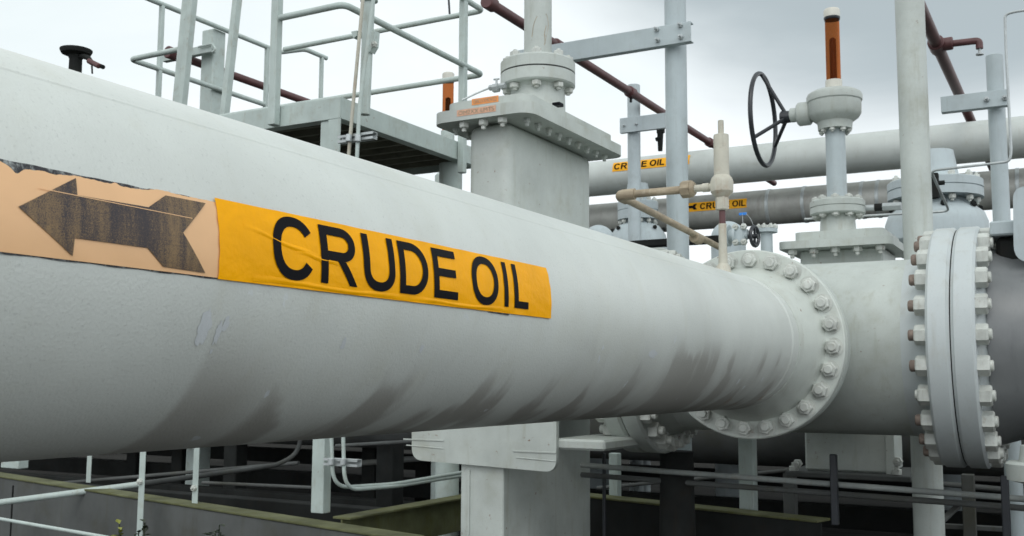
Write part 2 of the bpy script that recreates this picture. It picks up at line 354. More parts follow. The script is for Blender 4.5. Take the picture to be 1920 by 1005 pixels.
def text_map(txt, fn, s0, s1, t0, t1, cuts=10, bold=.02):
    """flat text fitted to the rectangle s0..s1 x t0..t1, mapped through fn(s,t)"""
    me = text_mesh(txt, bold); b = bmesh.new(); b.from_mesh(me); bpy.data.meshes.remove(me)
    xs = [v.co.x for v in b.verts]; ys = [v.co.y for v in b.verts]; x0, x1, y0, y1 = min(xs), max(xs), min(ys), max(ys)
    for k in range(1, cuts):
        bmesh.ops.bisect_plane(b, geom=list(b.verts)+list(b.edges)+list(b.faces), plane_co=(0, y0+(y1-y0)*k/cuts, 0), plane_no=(0, 1, 0))
    b.verts.index_update()
    vs = [fn(s0+(v.co.x-x0)/(x1-x0)*(s1-s0), t0+(v.co.y-y0)/(y1-y0)*(t1-t0)) for v in b.verts]
    fs = [[v.index for v in f.verts] for f in b.faces]; b.free()
    return vs, fs

def glyph(ch, W, t=.188, th=.16):
    """sans-serif capital, cap height 1, as quads that butt without overlapping"""
    Q = []
    def rect(x0, y0, x1, y1):
        n_ = max(1, round((y1-y0)*12))
        for k in range(n_):
            a_, b_ = y0+(y1-y0)*k/n_, y0+(y1-y0)*(k+1)/n_; Q.append([(x0, a_), (x1, a_), (x1, b_), (x0, b_)])
    def arc(cx_, cy_, ro, so, ri, si, a0, a1, n_=28, p=2.25):
        f = lambda c: math.copysign(abs(c)**(2/p), c)
        pt = lambda r_, s_, a_: (cx_+r_*f(cos(a_)), cy_+s_*f(sin(a_)))
        for k in range(n_):
            a_, b_ = R(a0+(a1-a0)*k/n_), R(a0+(a1-a0)*(k+1)/n_)
            Q.append([pt(ro, so, a_), pt(ro, so, b_), pt(ri, si, b_), pt(ri, si, a_)])
    if ch == 'C': arc(W/2, .5, W/2, .5, W/2-t, .5-th, 33, 327, 44)
    if ch == 'O': arc(W/2, .5, W/2, .5, W/2-t, .5-th, 0, 360, 48)
    if ch == 'I': rect(0, 0, W, 1)
    if ch == 'L': rect(0, 0, t, 1); rect(t, 0, W, th)
    if ch == 'E': rect(0, 0, t, 1); rect(t, 0, W, th); rect(t, 1-th, W*.97, 1); rect(t, .44, W*.93, .44+th)
    if ch == 'U': rect(0, .38, t, 1); rect(W-t, .38, W, 1); arc(W/2, .38, W/2, .38, W/2-t, .38-th, 180, 360)
    if ch == 'D': xm = W*.42; rect(0, 0, t, 1); rect(t, 0, xm, th); rect(t, 1-th, xm, 1); arc(xm, .5, W-xm, .5, W-xm-t, .5-th, -90, 90, 32, 2.1)
    if ch == 'R':
        xm = W*.58; rect(0, 0, t, 1); rect(t, 1-th, xm, 1); rect(t, .40, xm, .40+th); arc(xm, .70, W*.96-xm, .30, W*.96-xm-t, .30-th, -90, 90, 20, 2.1)
        n_ = 6
        for k in range(n_):
            g0, g1 = k/n_, (k+1)/n_; L_ = lambda g: (W*.45+(W-t*1.12-W*.45)*g**.9, .40*(1-g)); R_ = lambda g: (min(W*.45+t*1.15+(W-W*.45-t*1.15)*g**.9, W), .40*(1-g))
            Q.append([L_(g0), R_(g0), R_(g1), L_(g1)])
    return Q
GW = dict(C=.80, R=.80, U=.74, D=.77, E=.68, O=.84, I=.18, L=.60)
def glyph_mesh(ch, W, fn):
    vs = []; fs = []
    for q in glyph(ch, W):
        fs.append(tuple(range(len(vs), len(vs)+4))); vs += [fn(*p) for p in q]
    b_ = MB().add(vs, fs); return b_
def sans_text(txt, fn, s0, s1, t0, t1):
    x = 0; pos = []
    for ch in txt:
        if ch == ' ': x += .28; continue
        pos.append((ch, x)); x += GW[ch]+.13
    tot = x-.13; b_ = MB(); k = (s1-s0)/tot
    for ch, x0 in pos:
        g = glyph_mesh(ch, GW[ch], lambda u, v: fn(s0+(x0+u)*k, t0+(t1-t0)*v)); b_.add(g.v, g.f)
    return b_

# ------------------------------------------------------------------ ground
def ground_mat():
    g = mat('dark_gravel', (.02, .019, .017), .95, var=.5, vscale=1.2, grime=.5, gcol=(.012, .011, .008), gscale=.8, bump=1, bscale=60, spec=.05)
    return g
b = MB(); n = 40; ext = 900
b.add([(-ext, -ext, 0), (ext, -ext, 0), (ext, ext, 0), (-ext, ext, 0)], [(0, 1, 2, 3)])
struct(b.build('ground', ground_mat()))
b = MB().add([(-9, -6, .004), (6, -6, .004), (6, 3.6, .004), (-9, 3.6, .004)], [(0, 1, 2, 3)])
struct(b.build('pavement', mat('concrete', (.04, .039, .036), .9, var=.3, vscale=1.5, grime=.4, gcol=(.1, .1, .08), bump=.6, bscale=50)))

# ------------------------------------------------------------------ main pipe
def PC(Y, deg, dr=0.): return V(PX_+(PR+dr)*cos(R(deg)), Y, PZ+(PR+dr)*sin(R(deg)))
mp_ = thing('crude_oil_pipe', 'large pale grey pipe in the foreground with yellow CRUDE OIL label and faded arrow', 'pipe', (PX_, FY, PZ-PR))
b = MB(); b.lathe((PX_, -3.5, PZ), (0, 1, 0), [(0, PR-.01), (0, PR), (7.85, PR), (8.20, PR)], 160)
b.build('pipe_shell', M['pipe'], mp_)
# girth weld, then the tapering neck and the flange ring
b = MB(); b.lathe((PX_, 0, PZ), (0, 1, 0), [(4.565, PR-.002), (4.57, PR+.0015), (4.585, PR+.005), (4.605, PR+.005), (4.62, PR+.0015), (4.625, PR-.002)], 120)
b.build('girth_weld', M['pipe'], mp_)
b = MB(); b.lathe((PX_, 0, PZ), (0, 1, 0), [(4.70, PR-.003), (4.70, PR+.0015), (4.76, .315), (4.86, .348), (4.905, .362), (4.925, .373), (4.932, .400), (4.934, .452), (4.940, .4575), (4.995, .4575), (4.999, .452), (4.999, .2)], 128)
b.build('flange', M['flangep'], mp_)
pb = proto_bolt('stud_bolt', M['bolt'], .036, .028, .021, .016, washer=.046)
ring(pb, mp_, (PX_, 4.933, PZ), (0, -1, 0), .4045, 24, a0=R(3))
# long seam weld
b = MB(); vs = []; ny = 160
for i in range(ny+1):
    Y = -3+7.6*i/ny; d0 = 47.2+.5*sin(Y*1.7)
    for dd, dr in ((-1.3, -.0015), (-.7, .0006), (0, .0016), (.7, .0006), (1.3, -.0015)): vs.append(PC(Y, d0+dd, dr))
b.add(vs, [(i*5+j, i*5+j+1, (i+1)*5+j+1, (i+1)*5+j) for i in range(ny) for j in range(4)])
b.build('seam_weld', M['pipe'], mp_, 60)
# flaked spots where the top coat came off
M['chip'] = mat('bare_primer', (.56, .59, .60), .5, var=.1)
def flake(Y0, Y1, a0, a1, seed):
    rq = random.Random(seed); n_ = 26; vs = []
    for k in range(n_):
        th = 2*pi*k/n_; q_ = .62+.38*rq.random(); vs.append(PC((Y0+Y1)/2+(Y1-Y0)/2*q_*cos(th), (a0+a1)/2+(a1-a0)/2*q_*sin(th), .0007))
    vs.append(PC((Y0+Y1)/2, (a0+a1)/2, .0007))
    MB().add(vs, [(k, (k+1) % n_, n_) for k in range(n_)]).build('paint_flake', M['chip'], mp_, 60)
for i_, f_ in enumerate(((1.108, 1.137, -26, -13.5), (1.146, 1.160, -25.5, -17), (1.157, 1.171, -21.5, -15.5), (1.150, 1.156, -28, -26), (1.452, 1.468, -25, -20), (1.70, 1.715, -25, -21), (2.9, 2.98, -22, -16))): flake(*f_, i_)
# labels: wrapped vinyl sheets
def wrap_sheet(Y0, Y1, top, bot, dr, ny=60, na=12, wob=0.0, edge=None):
    b = MB(); vs = []
    for i in range(ny+1):
        Y = Y0+(Y1-Y0)*i/ny
        for j in range(na+1):
            tt = top(Y) if callable(top) else top; bb = bot(Y) if callable(bot) else bot
            a_ = bb+(tt-bb)*j/na
            w_ = wob*(sin(Y*31+j*.6)*sin(Y*13+j)+.6*sin(Y*77+j*2.1)*(.3+abs(j/na-.5)))
            yy = Y + ((.0007*sin(j*1.7)) if i in (0, ny) else 0)
            vs.append(PC(yy, a_, dr+w_))
    b.add(vs, [(i*(na+1)+j, i*(na+1)+j+1, (i+1)*(na+1)+j+1, (i+1)*(na+1)+j) for i in range(ny) for j in range(na)])
    return b
rnd = random.Random(2)
tear = [(.60, 15.2), (.774, 15.3), (.787, 14.1), (.793, 12.9), (.806, 14.5), (.829, 15.0), (.848, 14.7), (.88, 15.5), (.935, 15.2), (.944, 16.0), (.952, 15.1), (.989, 15.4), (1.02, 16.5), (1.062, 16.1), (1.14, 16.3)]
tear0 = [(.60, 15.6), (.74, 15.2), (.772, 14.6), (.79, 12.2), (.80, 11.2), (.812, 12.0), (.82, 12.9), (.838, 13.6), (.87, 14.2), (.90, 13.9), (.94, 14.7), (.975, 15.3), (.985, 15.5), (1.0, 15.9), (1.012, 15.0), (1.03, 15.1), (1.045, 15.6), (1.07, 16.0), (1.11, 16.4), (1.14, 16.4)]
def tearline(Y):
    for (a_, x), (c_, z) in zip(tear, tear[1:]):
        if a_ <= Y <= c_: return x+(z-x)*(Y-a_)/(c_-a_) + .10*sin(Y*420)*sin(Y*171)
    return 15
b = wrap_sheet(.60, 1.14, lambda Y: 16.05+.12*sin(Y*90)*sin(Y*37)+(.25 if Y > 1.0 else 0), lambda Y: tearline(Y)-.5, .0008, 180, 3); b.build('glue_residue', M['residue'], mp_, label='black and grey glue residue along the torn top edge of the faded label')
fl = wrap_sheet(.60, 1.14, tearline, lambda Y: -5.6, .0018, 180, 12, .0002).build('arrow_label', M['faded'], mp_, 60, 'faded peach label with a worn left-pointing arrow')
MB().add([v for i in range(61) for v in (PC(.6+.54*i/60, -5.5, .0012), PC(.6+.54*i/60, -5.95-.12*sin(i*.7), .0012))], [(2*i, 2*i+1, 2*i+3, 2*i+2) for i in range(60)]).build('label_edge', M['residue'], fl)
ar = [(.793, 5.1), (.879, 14.8), (.8785, 10.4), (.995, 10.7), (1.029, 15.0), (1.106, 15.1), (1.056, 5.4), (1.101, -4.7), (1.022, -4.4), (.992, -.1), (.874, -.2), (.873, -4.6)]
def poly_wrap(poly, dr, name, m_, parent):
    b_ = bmesh.new(); vv = [b_.verts.new((p[0], p[1]/100, 0)) for p in poly]; f = b_.faces.new(vv)
    bmesh.ops.triangulate(b_, faces=[f])
    for k in range(-8, 22):
        bmesh.ops.bisect_plane(b_, geom=list(b_.verts)+list(b_.edges)+list(b_.faces), plane_co=(0, k/100+.003, 0), plane_no=(0, 1, 0))
    b_.verts.index_update()
    o = MB().add([PC(v.co.x, v.co.y*100, dr) for v in b_.verts], [[v.index for v in f.verts] for f in b_.faces]).build(name, m_, parent, 60); b_.free(); return o
poly_wrap(ar, .0032, 'arrow', M['arrow'], fl)
MB().add([v for i in range(41) for v in [PC(.822+(1.075-.822)*i/40, 10.45-.0*i-.55*i/40, .0037), PC(.822+(1.075-.822)*i/40, 10.25-.0*i-.55*i/40, .0037)]], [(2*i, 2*i+1, 2*i+3, 2*i+2) for i in range(40)]).build('scratch', M['faded'], fl)
yl = wrap_sheet(1.127, 2.224, lambda Y: 17.4-.0*Y, lambda Y: -5.9, .0034, 150, 14, .0005).build('product_label', M['yellow'], mp_, 60, 'glossy yellow label reading CRUDE OIL')
# soft creases in the vinyl
for (ya, aa, yb, ab) in ((1.18, 10.4, 1.36, 4.4), (1.30, 5.6, 1.42, 3.3), (1.20, -4.4, 1.62, -4.9), (1.62, -4.8, 2.02, -4.6)):
    b = MB(); vs = []
    for i in range(31):
        f_ = i/30; Y = ya+(yb-ya)*f_; a_ = ab+(aa-ab)*(1-f_)+.3*sin(f_*9); hgt = .0016*sin(pi*f_)
        for dd, k in ((-.9, -.3), (-.35, .6), (0, 1), (.35, .55), (.9, -.3)): vs.append(PC(Y, a_+dd, .0037+hgt*k))
    b.add(vs, [(i*5+j, i*5+j+1, (i+1)*5+j+1, (i+1)*5+j) for i in range(30) for j in range(4)]).build('crease', M['yellow'], yl, 80)
for ch, s0, s1 in (('C', 1.243, 1.346), ('R', 1.3615, 1.461), ('U', 1.480, 1.576), ('D', 1.5915, 1.688), ('E', 1.7085, 1.797), ('O', 1.8545, 1.966), ('I', 1.992, 2.010), ('L', 2.038, 2.104)):
    lo, hi = (-3.6, 16.1) if ch in 'CO' else (-3.6, 15.6) if ch == 'U' else (-3.2, 15.6); H_ = .1006
    glyph_mesh(ch, (s1-s0)/H_, lambda u, v: PC(s0+u*H_, lo+(hi-lo)*v, .0050)).build('letter', M['ink'], yl, 60)
MB().add([PC(1.93, -5.8, .0025), PC(2.02, -5.8, .0025), PC(2.02, -6.6, .0025), PC(1.93, -6.3, .0025)], [(0, 1, 2, 3)]).build('label_backing', M['residue'], yl)

# ------------------------------------------------------------------ crossing header with its branch
XG = -.545                                  # joint plane of the right flange pair
XL = -2.24                                  # joint plane of the left flange pair
hd = thing('tee_header', 'thick pale grey header pipe crossing behind the labelled pipe, between two big flange joints', 'pipe', (PX_, HY, HZ-HR))
b = MB(); b.lathe((XL, HY, HZ), (1, 0, 0), [(.13, HR), (.16, HR), (XG-XL-.16, HR), (XG-XL-.10, HR+.01)], 128)
b.build('header_shell', M['paintv'], hd)
b = MB(); b.lathe((PX_, 0, PZ), (0, 1, 0), [(5.003, .2), (5.003, .452), (5.007, .4575), (5.060, .4575), (5.066, .450), (5.069, .385), (5.12, .372), (5.30, .385), (5.5, .42)], 128)
b.build('branch_flange', M['paintv'], hd)
def flange_x(X, side, Ro, th, r_, mname, parent, y=HY, z=HZ, nm='flange'):
    """flange whose joint face is at X, body towards side"""
    b = MB(); b.lathe((X, y, z), (side, 0, 0), [(.0, r_-.1), (.0, Ro-.012), (.010, Ro-.006), (.014, Ro), (th-.012, Ro), (th, Ro-.012), (th+.002, r_+.05), (th+.03, r_+.03), (th+.09, r_+.01), (th+.13, r_)], 128)
    return b.build(nm, M[mname], parent)
FR, FT = .605, .104
flange_x(XG-.003, -1, FR, FT, HR, 'rim', hd)
flange_x(XL+.003, 1, FR-.01, .105, HR, 'paintv', hd)
MB().lathe((XG-.006, HY, HZ), (1, 0, 0), [(0, FR-.016), (.012, FR-.016)], 96).build('gasket', M['gasket'], hd)
pg = proto_bolt('stud_bolt', M['bolt'], .049, .052, .026, .016, back=True, thick=2*FT+.006)
pgr = proto_bolt('stud_end', M['rusty'], .0265, .0, .0, 0)
ring(pg, hd, (XG+.003+FT, HY, HZ), (1, 0, 0), .548, 24, a0=R(4), twist=.12)
pl_ = proto_bolt('stud_bolt', M['bolt'], .048, .055, .025, .03, back=True, thick=.216)
ring(pl_, hd, (XL+.108, HY, HZ), (1, 0, 0), .535, 24, a0=R(2), twist=.3)
# rusty exposed stud ends on the near side of the right joint
rp = MB().lathe((0, 0, 0), (0, 0, 1), [(0, .0275), (.024, .0275), (.03, .022)], 12).build('stud_end', M['rusty']); C.objects.unlink(rp)
a_, b_, d_ = frame((-1, 0, 0))
for k in range(9, 24):
    pass
rr = ring(rp, hd, (XG-.003-FT-.050, HY, HZ), (-1, 0, 0), .548, 24, a0=R(180-4))
keep = []
for o in rr:
    wz = o.location.z+LOC[hd].z; wy = o.location.y+LOC[hd].y
    if wy < HY+.1 and random.random() < .75: keep.append(o)
    else: bpy.data.objects.remove(o)

# pipe right of the joint
rpz = thing('dark_pipe', 'dark grey pipe bolted to the right end of the thick header', 'pipe', (0.2, HY, HZ-HR))
flange_x(XG+.003, 1, FR, FT, HR, 'rim', rpz)
b = MB(); b.lathe((XG+FT+.045, HY, HZ), (1, 0, 0), [(0, HR+.036), (.1, HR+.004), (2.6, HR)], 96); b.build('pipe_shell', M['greycoat'], rpz)
# left joint's mate
lfz = thing('left_spool', 'short flanged spool half hidden behind the labelled pipe, joined to the tall left valve', 'pipe spool', (XL-.3, HY, HZ-HR))
flange_x(XL-.003, -1, FR-.01, .105, HR-.05, 'paintv', lfz, nm='flange')
MB().lathe((XL-.25, HY, HZ), (-1, 0, 0), [(0, HR-.05), (.25, HR-.05)], 64).build('spool_shell', M['paintv'], lfz)

# ------------------------------------------------------------------ tall slab gate valve, left
lv = thing('left_gate_valve', 'tall slab gate valve with square bolted bonnet plates and two orange stickers, left of centre', 'valve', (-2.97, 5.62, 0))
bx0, bx1, by0, by1 = -3.115, -2.835, 5.06, 6.19
zt = P(993, 208, Y=4.93).z
MB().box((bx0, by0, .0), (bx1, by1, zt), .055, seg=4).build('valve_body', M['paintv'], lv)
px0, px1, py0, py1 = -3.29, -2.635, 4.93, 6.29
def rplate(x0, x1, y0, y1, z0, z1, r_, k=5):
    pts = []
    for cx_, cy_, a0_ in ((x1-r_, y1-r_, 0), (x0+r_, y1-r_, 90), (x0+r_, y0+r_, 180), (x1-r_, y0+r_, 270)):
        for i in range(k+1): a_ = R(a0_+90*i/k); pts.append((cx_+r_*cos(a_), cy_+r_*sin(a_)))
    return MB().prism(pts, (0, 0, z0), (1, 0, 0), (0, 1, 0), (0, 0, z1-z0))
pth = .068
rplate(px0, px1, py0, py1, zt, zt+pth, .09).build('lower_bonnet_plate', M['paintv'], lv)
zu = zt+pth+.004; ut = .06
rplate(px0+.05, px1-.05, py0+.03+.04, py1-.06, zu-.003, zu+ut, .08).build('upper_bonnet_plate', M['paintv'], lv)
bolt_s = proto_bolt('bonnet_bolt', M['bolt'], .030, .034, .014, .022)
nb = 9
bolt_u = proto_bolt('bonnet_bolt', M['paintv'], .022, .026, .012, .016)
for i in range(nb):
    Y = py0+.14+(py1-py0-.28)*i/(nb-1)
    at(bolt_u, lv, (px1-.09, Y, zt), (0, 0, -1)); at(bolt_u, lv, (px0+.09, Y, zt), (0, 0, -1))
for X in (px0+.2, px0+.33, px1-.2):
    at(bolt_s, lv, (X, py0+.05, zt), (0, 0, -1))
nx, ny_ = -2.945, 5.62; zn = zu+ut
def zpx(y, X=nx, Y=ny_, x=1012): return P(x, y, Y=Y).z
z1 = zpx(163); z2 = zpx(141); z3 = zpx(117)
rn = S((nx, ny_, z1), 52)
rf = S((nx, ny_, z2), 70)
b = MB(); b.lathe((nx, ny_, 0), (0, 0, 1), [(zn-.01, rn*1.25), (zn+.02, rn*1.08), (zn+.05, rn), (z1-.03, rn*.98), (z1-.01, rn*1.05)], 64); b.build('neck', M['paintv'], lv)
b = MB(); b.lathe((nx, ny_, 0), (0, 0, 1), [(z1-.01, rn), (z1-.01, rf-.01), (z1, rf), (z2-.005, rf), (z2-.003, rf-.006), (z2+.003, rf-.006), (z2+.005, rf), (z3-.012, rf), (z3, rf-.012), (z3, .1)], 64); b.build('neck_flange', M['paintv'], lv)
MB().lathe((nx, ny_, z2-.003), (0, 0, 1), [(0, rf-.003), (.006, rf-.003)], 64).build('gasket', M['gasket'], lv)
pn = proto_bolt('neck_stud', M['bolt'], .032, .030, .015, .012, back=True, thick=(z3-z1)+.012)
ring(pn, lv, (nx, ny_, z3), (0, 0, 1), rf-.045, 8, a0=.35)
rr_ = S((nx, ny_, z3), 26)
b = MB(); b.lathe((nx, ny_, 0), (0, 0, 1), [(z3, rr_*1.15), (z3+.02, rr_), (z3+2.2, rr_)], 48); b.build('stem_cover_pipe', M['paintv'], lv)
# dry rust lines on the riser and a small black tag on the neck
for pts in ([(998, 70), (1001, 45), (1007, 28), (1018, 18), (1020, 40), (1016, 82)], [(1017, 78), (1016, 60), (1018, 44)]):
    q_ = []
    for x, y in pts:
        p_ = P(x, y, Y=ny_-rr_*.95); dx_ = min(.98, max(-.98, (p_.x-nx)/rr_)); q_.append(V(nx+dx_*rr_, ny_-rr_*math.sqrt(1-dx_*dx_)-.0003, p_.z))
    MB().tube(q_, .0022, 6, .03).build('rust_line', M['rustpipe'], lv)
q_ = P(1046, 196, Y=ny_-rn*.8); MB().box((q_.x-.028, ny_-rn*.93, q_.z-.010), (q_.x+.022, ny_-rn*.6, q_.z+.010), .001).build('tag', M['ink'], lv)
# injection fitting and small tube on the plate
f0 = P(935, 167, Y=5.35); 
b = MB(); b.cyl(P(918, 165, Y=5.4), P(948, 160, Y=5.4), .018, seg=6); b.cyl(P(925, 166, Y=5.4), P(935, 164, Y=5.4), .028, seg=6); b.cyl(P(931, 162, Y=5.4), P(931, 149, Y=5.4), .007, seg=8); b.cyl(P(926, 149, Y=5.4), P(936, 148, Y=5.4), .006, seg=6); b.tube([P(918, 165, Y=5.4), P(895, 174, Y=5.35), P(866, 188, Y=5.3)], .006, 8, .05)
b.build('grease_fitting', M['galv'], lv)
# stickers on the plate edges
def sticker(x0, x1, yA, yB, txt, Y, m_):
    p0 = P(x0, yA, Y=Y); p1 = P(x1, yB, Y=Y); hgt = S(p0, 12)
    b = MB().add([(p0.x, Y-.002, p0.z-hgt/2), (p1.x, Y-.002, p0.z-hgt/2), (p1.x, Y-.002, p0.z+hgt/2), (p0.x, Y-.002, p0.z+hgt/2)], [(0, 1, 2, 3)])
    o = b.build('sticker', m_, lv)
    vs, fs = text_map(txt, lambda s, t: V(s, Y-.004, t), p0.x+.012, p1.x-.012, p0.z-hgt*.32, p0.z+hgt*.32, 1, .0)
    MB().add(vs, fs).build('sticker_text', M['rustpipe'], o)
M['orange'] = mat('orange_sticker', (.80, .30, .08), .5, var=.15, vscale=20)
M['orangef'] = mat('faded_orange_sticker', (.72, .42, .28), .5, var=.3, vscale=40)
sticker(885, 935, 192, 182, 'OMOXXMOVI22', py0+.07, M['orange'])
sticker(857, 930, 213, 201, 'OM2XX LMTS', py0, M['orangef'])
# pale support plate bolted to the foot, under the labelled pipe
sp = thing('support_plate', 'pale grey round-cornered support plate under the labelled pipe, in front of the tall left valve', 'support bracket', P(905, 880, Y=4.95))
def vplate(pts_px, Y, th, r_, name, m_, parent):
    q = [P(x, y, Y=Y) for x, y in pts_px]; pts = []
    n_ = len(q)
    for i in range(n_):
        A = q[i-1]; B = q[i]; D_ = q[(i+1) % n_]; rr0 = r_[i] if isinstance(r_, (list, tuple)) else r_
        if rr0 <= 0: pts.append((B.x, B.z)); continue
        u = (A-B).normalized()*rr0; v = (D_-B).normalized()*rr0
        for j in range(7):
            t_ = j/6; p = (B+u)*(1-t_)**2+B*2*t_*(1-t_)+(B+v)*t_*t_; pts.append((p.x, p.z))
    return MB().prism(pts, (0, Y, 0), (1, 0, 0), (0, 0, 1), (0, th, 0)).build(name, m_, parent)
vplate([(772, 700), (1043, 700), (1043, 886), (772, 862)], 4.95, .03, [0, 0, .07, .07], 'plate', M['paintv'], sp)
for x0, x1, yy in ((757, 835, 818), (962, 1045, 840)):
    q0 = P(x0, yy, Y=4.95); q1 = P(x1, yy+4, Y=4.95)
    MB().box((q0.x, 4.9445, q0.z-.020), (q1.x-.01, 4.9485, q0.z-.012), .001).build('lug', M['paintv'], sp)
    MB().tube([(q0.x+.02, 4.9495, q0.z-.05), (q0.x+.1, 4.949, q0.z-.053), (q1.x-.01, 4.9495, q0.z-.06)], .0035, 8).build('weld_bead', M['paintv'], sp)
q0 = P(1040, 826, Y=5.0); q1 = P(1118, 826, Y=5.3)
MB().box((q0.x, 4.98, q0.z-.045), (q0.x+.30, 5.55, q0.z+.012), .012).build('saddle_shelf', M['paintv'], sp)
# sheet post below the plate (front face of the foot)
q0 = P(865, 880, Y=4.99); q1 = P(945, 880, Y=4.99)
MB().box((q0.x, 4.985, 0), (q1.x, 5.055, q0.z+.03), .006).box((q0.x+.05, 4.978, 0), (q0.x+.062, 4.984, q0.z), .0).build('foot_post', M['paintv'], sp)

# ------------------------------------------------------------------ right gate valve with handwheel
VX, VY = PX_, 7.12
rv = thing('handwheel_gate_valve', 'gate valve behind the header with black handwheel, gearbox and amber stem tube', 'valve', (VX, VY, 0))
def vz(y, x=1572): return P(x, y, Y=VY).z
def vr(px): return S((VX, VY, 2.5), px)/2
yb = 6.86
bxl = P(1500, 480, Y=yb).x; bxr = P(1655, 480, Y=yb).x
zpl = P(1570, 462, Y=yb-.12).z
MB().box((bxl, yb, HZ-.75), (bxr, yb+.52, zpl), .012).build('valve_body', M['paintv'], rv)
plx0 = P(1458, 460, Y=yb-.15).x; plx1 = P(1672, 450, Y=yb-.15).x
zA = P(1560, 462, Y=yb-.15).z; zB = P(1560, 447, Y=yb-.15).z; zC = P(1560, 431, Y=yb-.1).z
rplate(plx0, plx1, yb-.15, yb+.68, zA, zB-.002, .05).build('lower_bonnet_plate', M['paintv'], rv)
rplate(plx0+.09, plx1-.06, yb-.08, yb+.60, zB, zC, .05).build('upper_bonnet_plate', M['paintv'], rv)
for i in range(5):
    X = plx0+.08+(plx1-plx0-.16)*i/4
    at(bolt_s, rv, (X, yb-.09, zA), (0, 0, -1))
zf0 = vz(412); zf1 = vz(399); zf2 = vz(377)
rF = vr(100)
b = MB(); b.lathe((VX, VY, 0), (0, 0, 1), [(zC-.02, vr(78)), (zC+.02, vr(66)), (zf1-.02, vr(62)), (zf1, vr(70))], 48); b.build('neck', M['paintv'], rv)
zm = (vz(404)+vz(376))/2
b = MB(); b.lathe((VX, VY, 0), (0, 0, 1), [(vz(404), vr(60)), (vz(404), rF-.008), (vz(404)+.008, rF), (zm-.003, rF), (zm-.002, rF-.007), (zm+.002, rF-.007), (zm+.003, rF), (vz(376)-.012, rF), (vz(376), rF-.014), (vz(372), vr(60)), (vz(372), .02)], 64); b.build('neck_flange', M['paintv'], rv)
pn2 = proto_bolt('neck_stud', M['bolt'], .026, .018, .012, .006, back=True, thick=vz(376)-vz(404))
ring(pn2, rv, (VX, VY, vz(376)), (0, 0, 1), rF-.035, 10, a0=.2)
b = MB(); b.lathe((VX, VY, 0), (0, 0, 1), [(vz(374), vr(38)), (vz(372), vr(37)), (vz(238), vr(36))], 40); b.build('stem_column', M['paintb'], rv)
b = MB(); b.lathe((VX, VY, 0), (0, 0, 1), [(vz(243), vr(40)), (vz(243), vr(62)), (vz(232), vr(64)), (vz(229), vr(66)), (vz(221), vr(88)), (vz(214), vr(97)), (vz(192), vr(98)), (vz(190), vr(102)), (vz(181), vr(103)), (vz(176), vr(98)), (vz(171), vr(80)), (vz(168), vr(30)), (vz(168), 0)], 56)
b.cyl((VX-vr(88), VY, vz(206)), (VX-vr(150)+.02, VY, vz(206)), .082, seg=32, ch=.01); b.cyl((VX-vr(150)+.02, VY, vz(206)), (VX-vr(168), VY, vz(206)), .05, seg=24, ch=.006)
b.build('gearbox', M['paintv'], rv)
pn3 = proto_bolt('gearbox_bolt', M['bolt'], .02, .02, .009, .008)
ring(pn3, rv, (VX, VY, vz(243)), (0, 0, -1), vr(50), 8)
b = MB(); b.lathe((VX, VY, 0), (0, 0, 1), [(vz(168), vr(31)), (vz(150), vr(31)), (vz(150), vr(20))], 32); b.build('tube_collar', M['white'], rv)
b = MB(); b.lathe((VX, VY, 0), (0, 0, 1), [(vz(152), vr(27)), (vz(29), vr(27))], 40); b.build('stem_tube', M['amber'], rv)
b = MB(); b.lathe((VX, VY, 0), (0, 0, 1), [(vz(152), vr(12)), (vz(74), vr(12)), (vz(70), vr(7)), (vz(69), 0)], 20); b.build('stem', M['maroon'], rv)
MB().lathe((VX, VY, 0), (0, 0, 1), [(vz(36), vr(28.4)), (vz(33.5), vr(30.6)), (vz(31), vr(30.6))], 32).build('tube_seal', M['black'], rv)
b = MB(); b.lathe((VX, VY, 0), (0, 0, 1), [(vz(31), vr(30)), (vz(19), vr(31)), (vz(15.5), vr(27)), (vz(14.5), 0)], 40); b.build('tube_cap', M['white'], rv)
# handwheel, axle along X
wc = P(1431, 215, Y=VY); wr = S(wc, 86)
hub = V(VX-vr(178), VY, vz(208)); wc = V(wc.x, VY, hub.z-.0)
hw = MB().torus(wc, (1, 0, 0), wr, .0165, 64, 10).build('handwheel_rim', M['black'], rv)
b = MB(); b.cyl(hub+V(-.05, 0, 0), hub+V(.06, 0, 0), .045, .04, seg=20, ch=.008)
for a_ in (95, 215, -25): b.tube([hub, V(wc.x, VY+wr*cos(R(a_)), wc.z+wr*sin(R(a_)))], .0135, 10)
b.build('handwheel_spokes', M['black'], hw)
MB().cyl(hub, V(VX-vr(160), VY, hub.z), .022, seg=16).build('axle', M['galv'], rv)
# base plates and feet below
zb = P(1560, 888, Y=yb-.1).z
MB().box((bxl-.10, yb-.12, zb-.03), (bxr+.14, yb+.62, zb+.005), .006).build('base_plate', M['web'], rv)
MB().box((bxr-.02, yb-.02, zb), (bxr+.035, yb-.002, HZ-.42), .003).build('corner_angle', M['paintv'], rv)
for X, zz in ((bxl-.03, .07), (bxr+.06, .11), (bxr+.05, .03), (bxl-.06, .02)): at(bolt_s, rv, (X, yb-.06, zb+zz-.02), (0, -1, 0) if zz > .05 else (0, 0, 1))
# pipe beyond the valve and the spool up to it
sl_ = thing('outlet_spool', 'short pale grey spool behind the header leading into the handwheel valve', 'pipe spool', (PX_, 6.4, PZ-.3))
MB().lathe((PX_, HY+HR-.12, PZ), (0, 1, 0), [(0, .30), (.75, .30)], 64).build('spool_shell', M['paintv'], sl_)
bp_ = thing('outlet_pipe', 'pale grey pipe running away behind the handwheel valve', 'pipe', (PX_, 8, PZ-.3))
MB().lathe((PX_, yb+.52, PZ-.25), (0, 1, 0), [(0, .30), (9, .30)], 64).build('pipe_shell', M['paintv'], bp_)

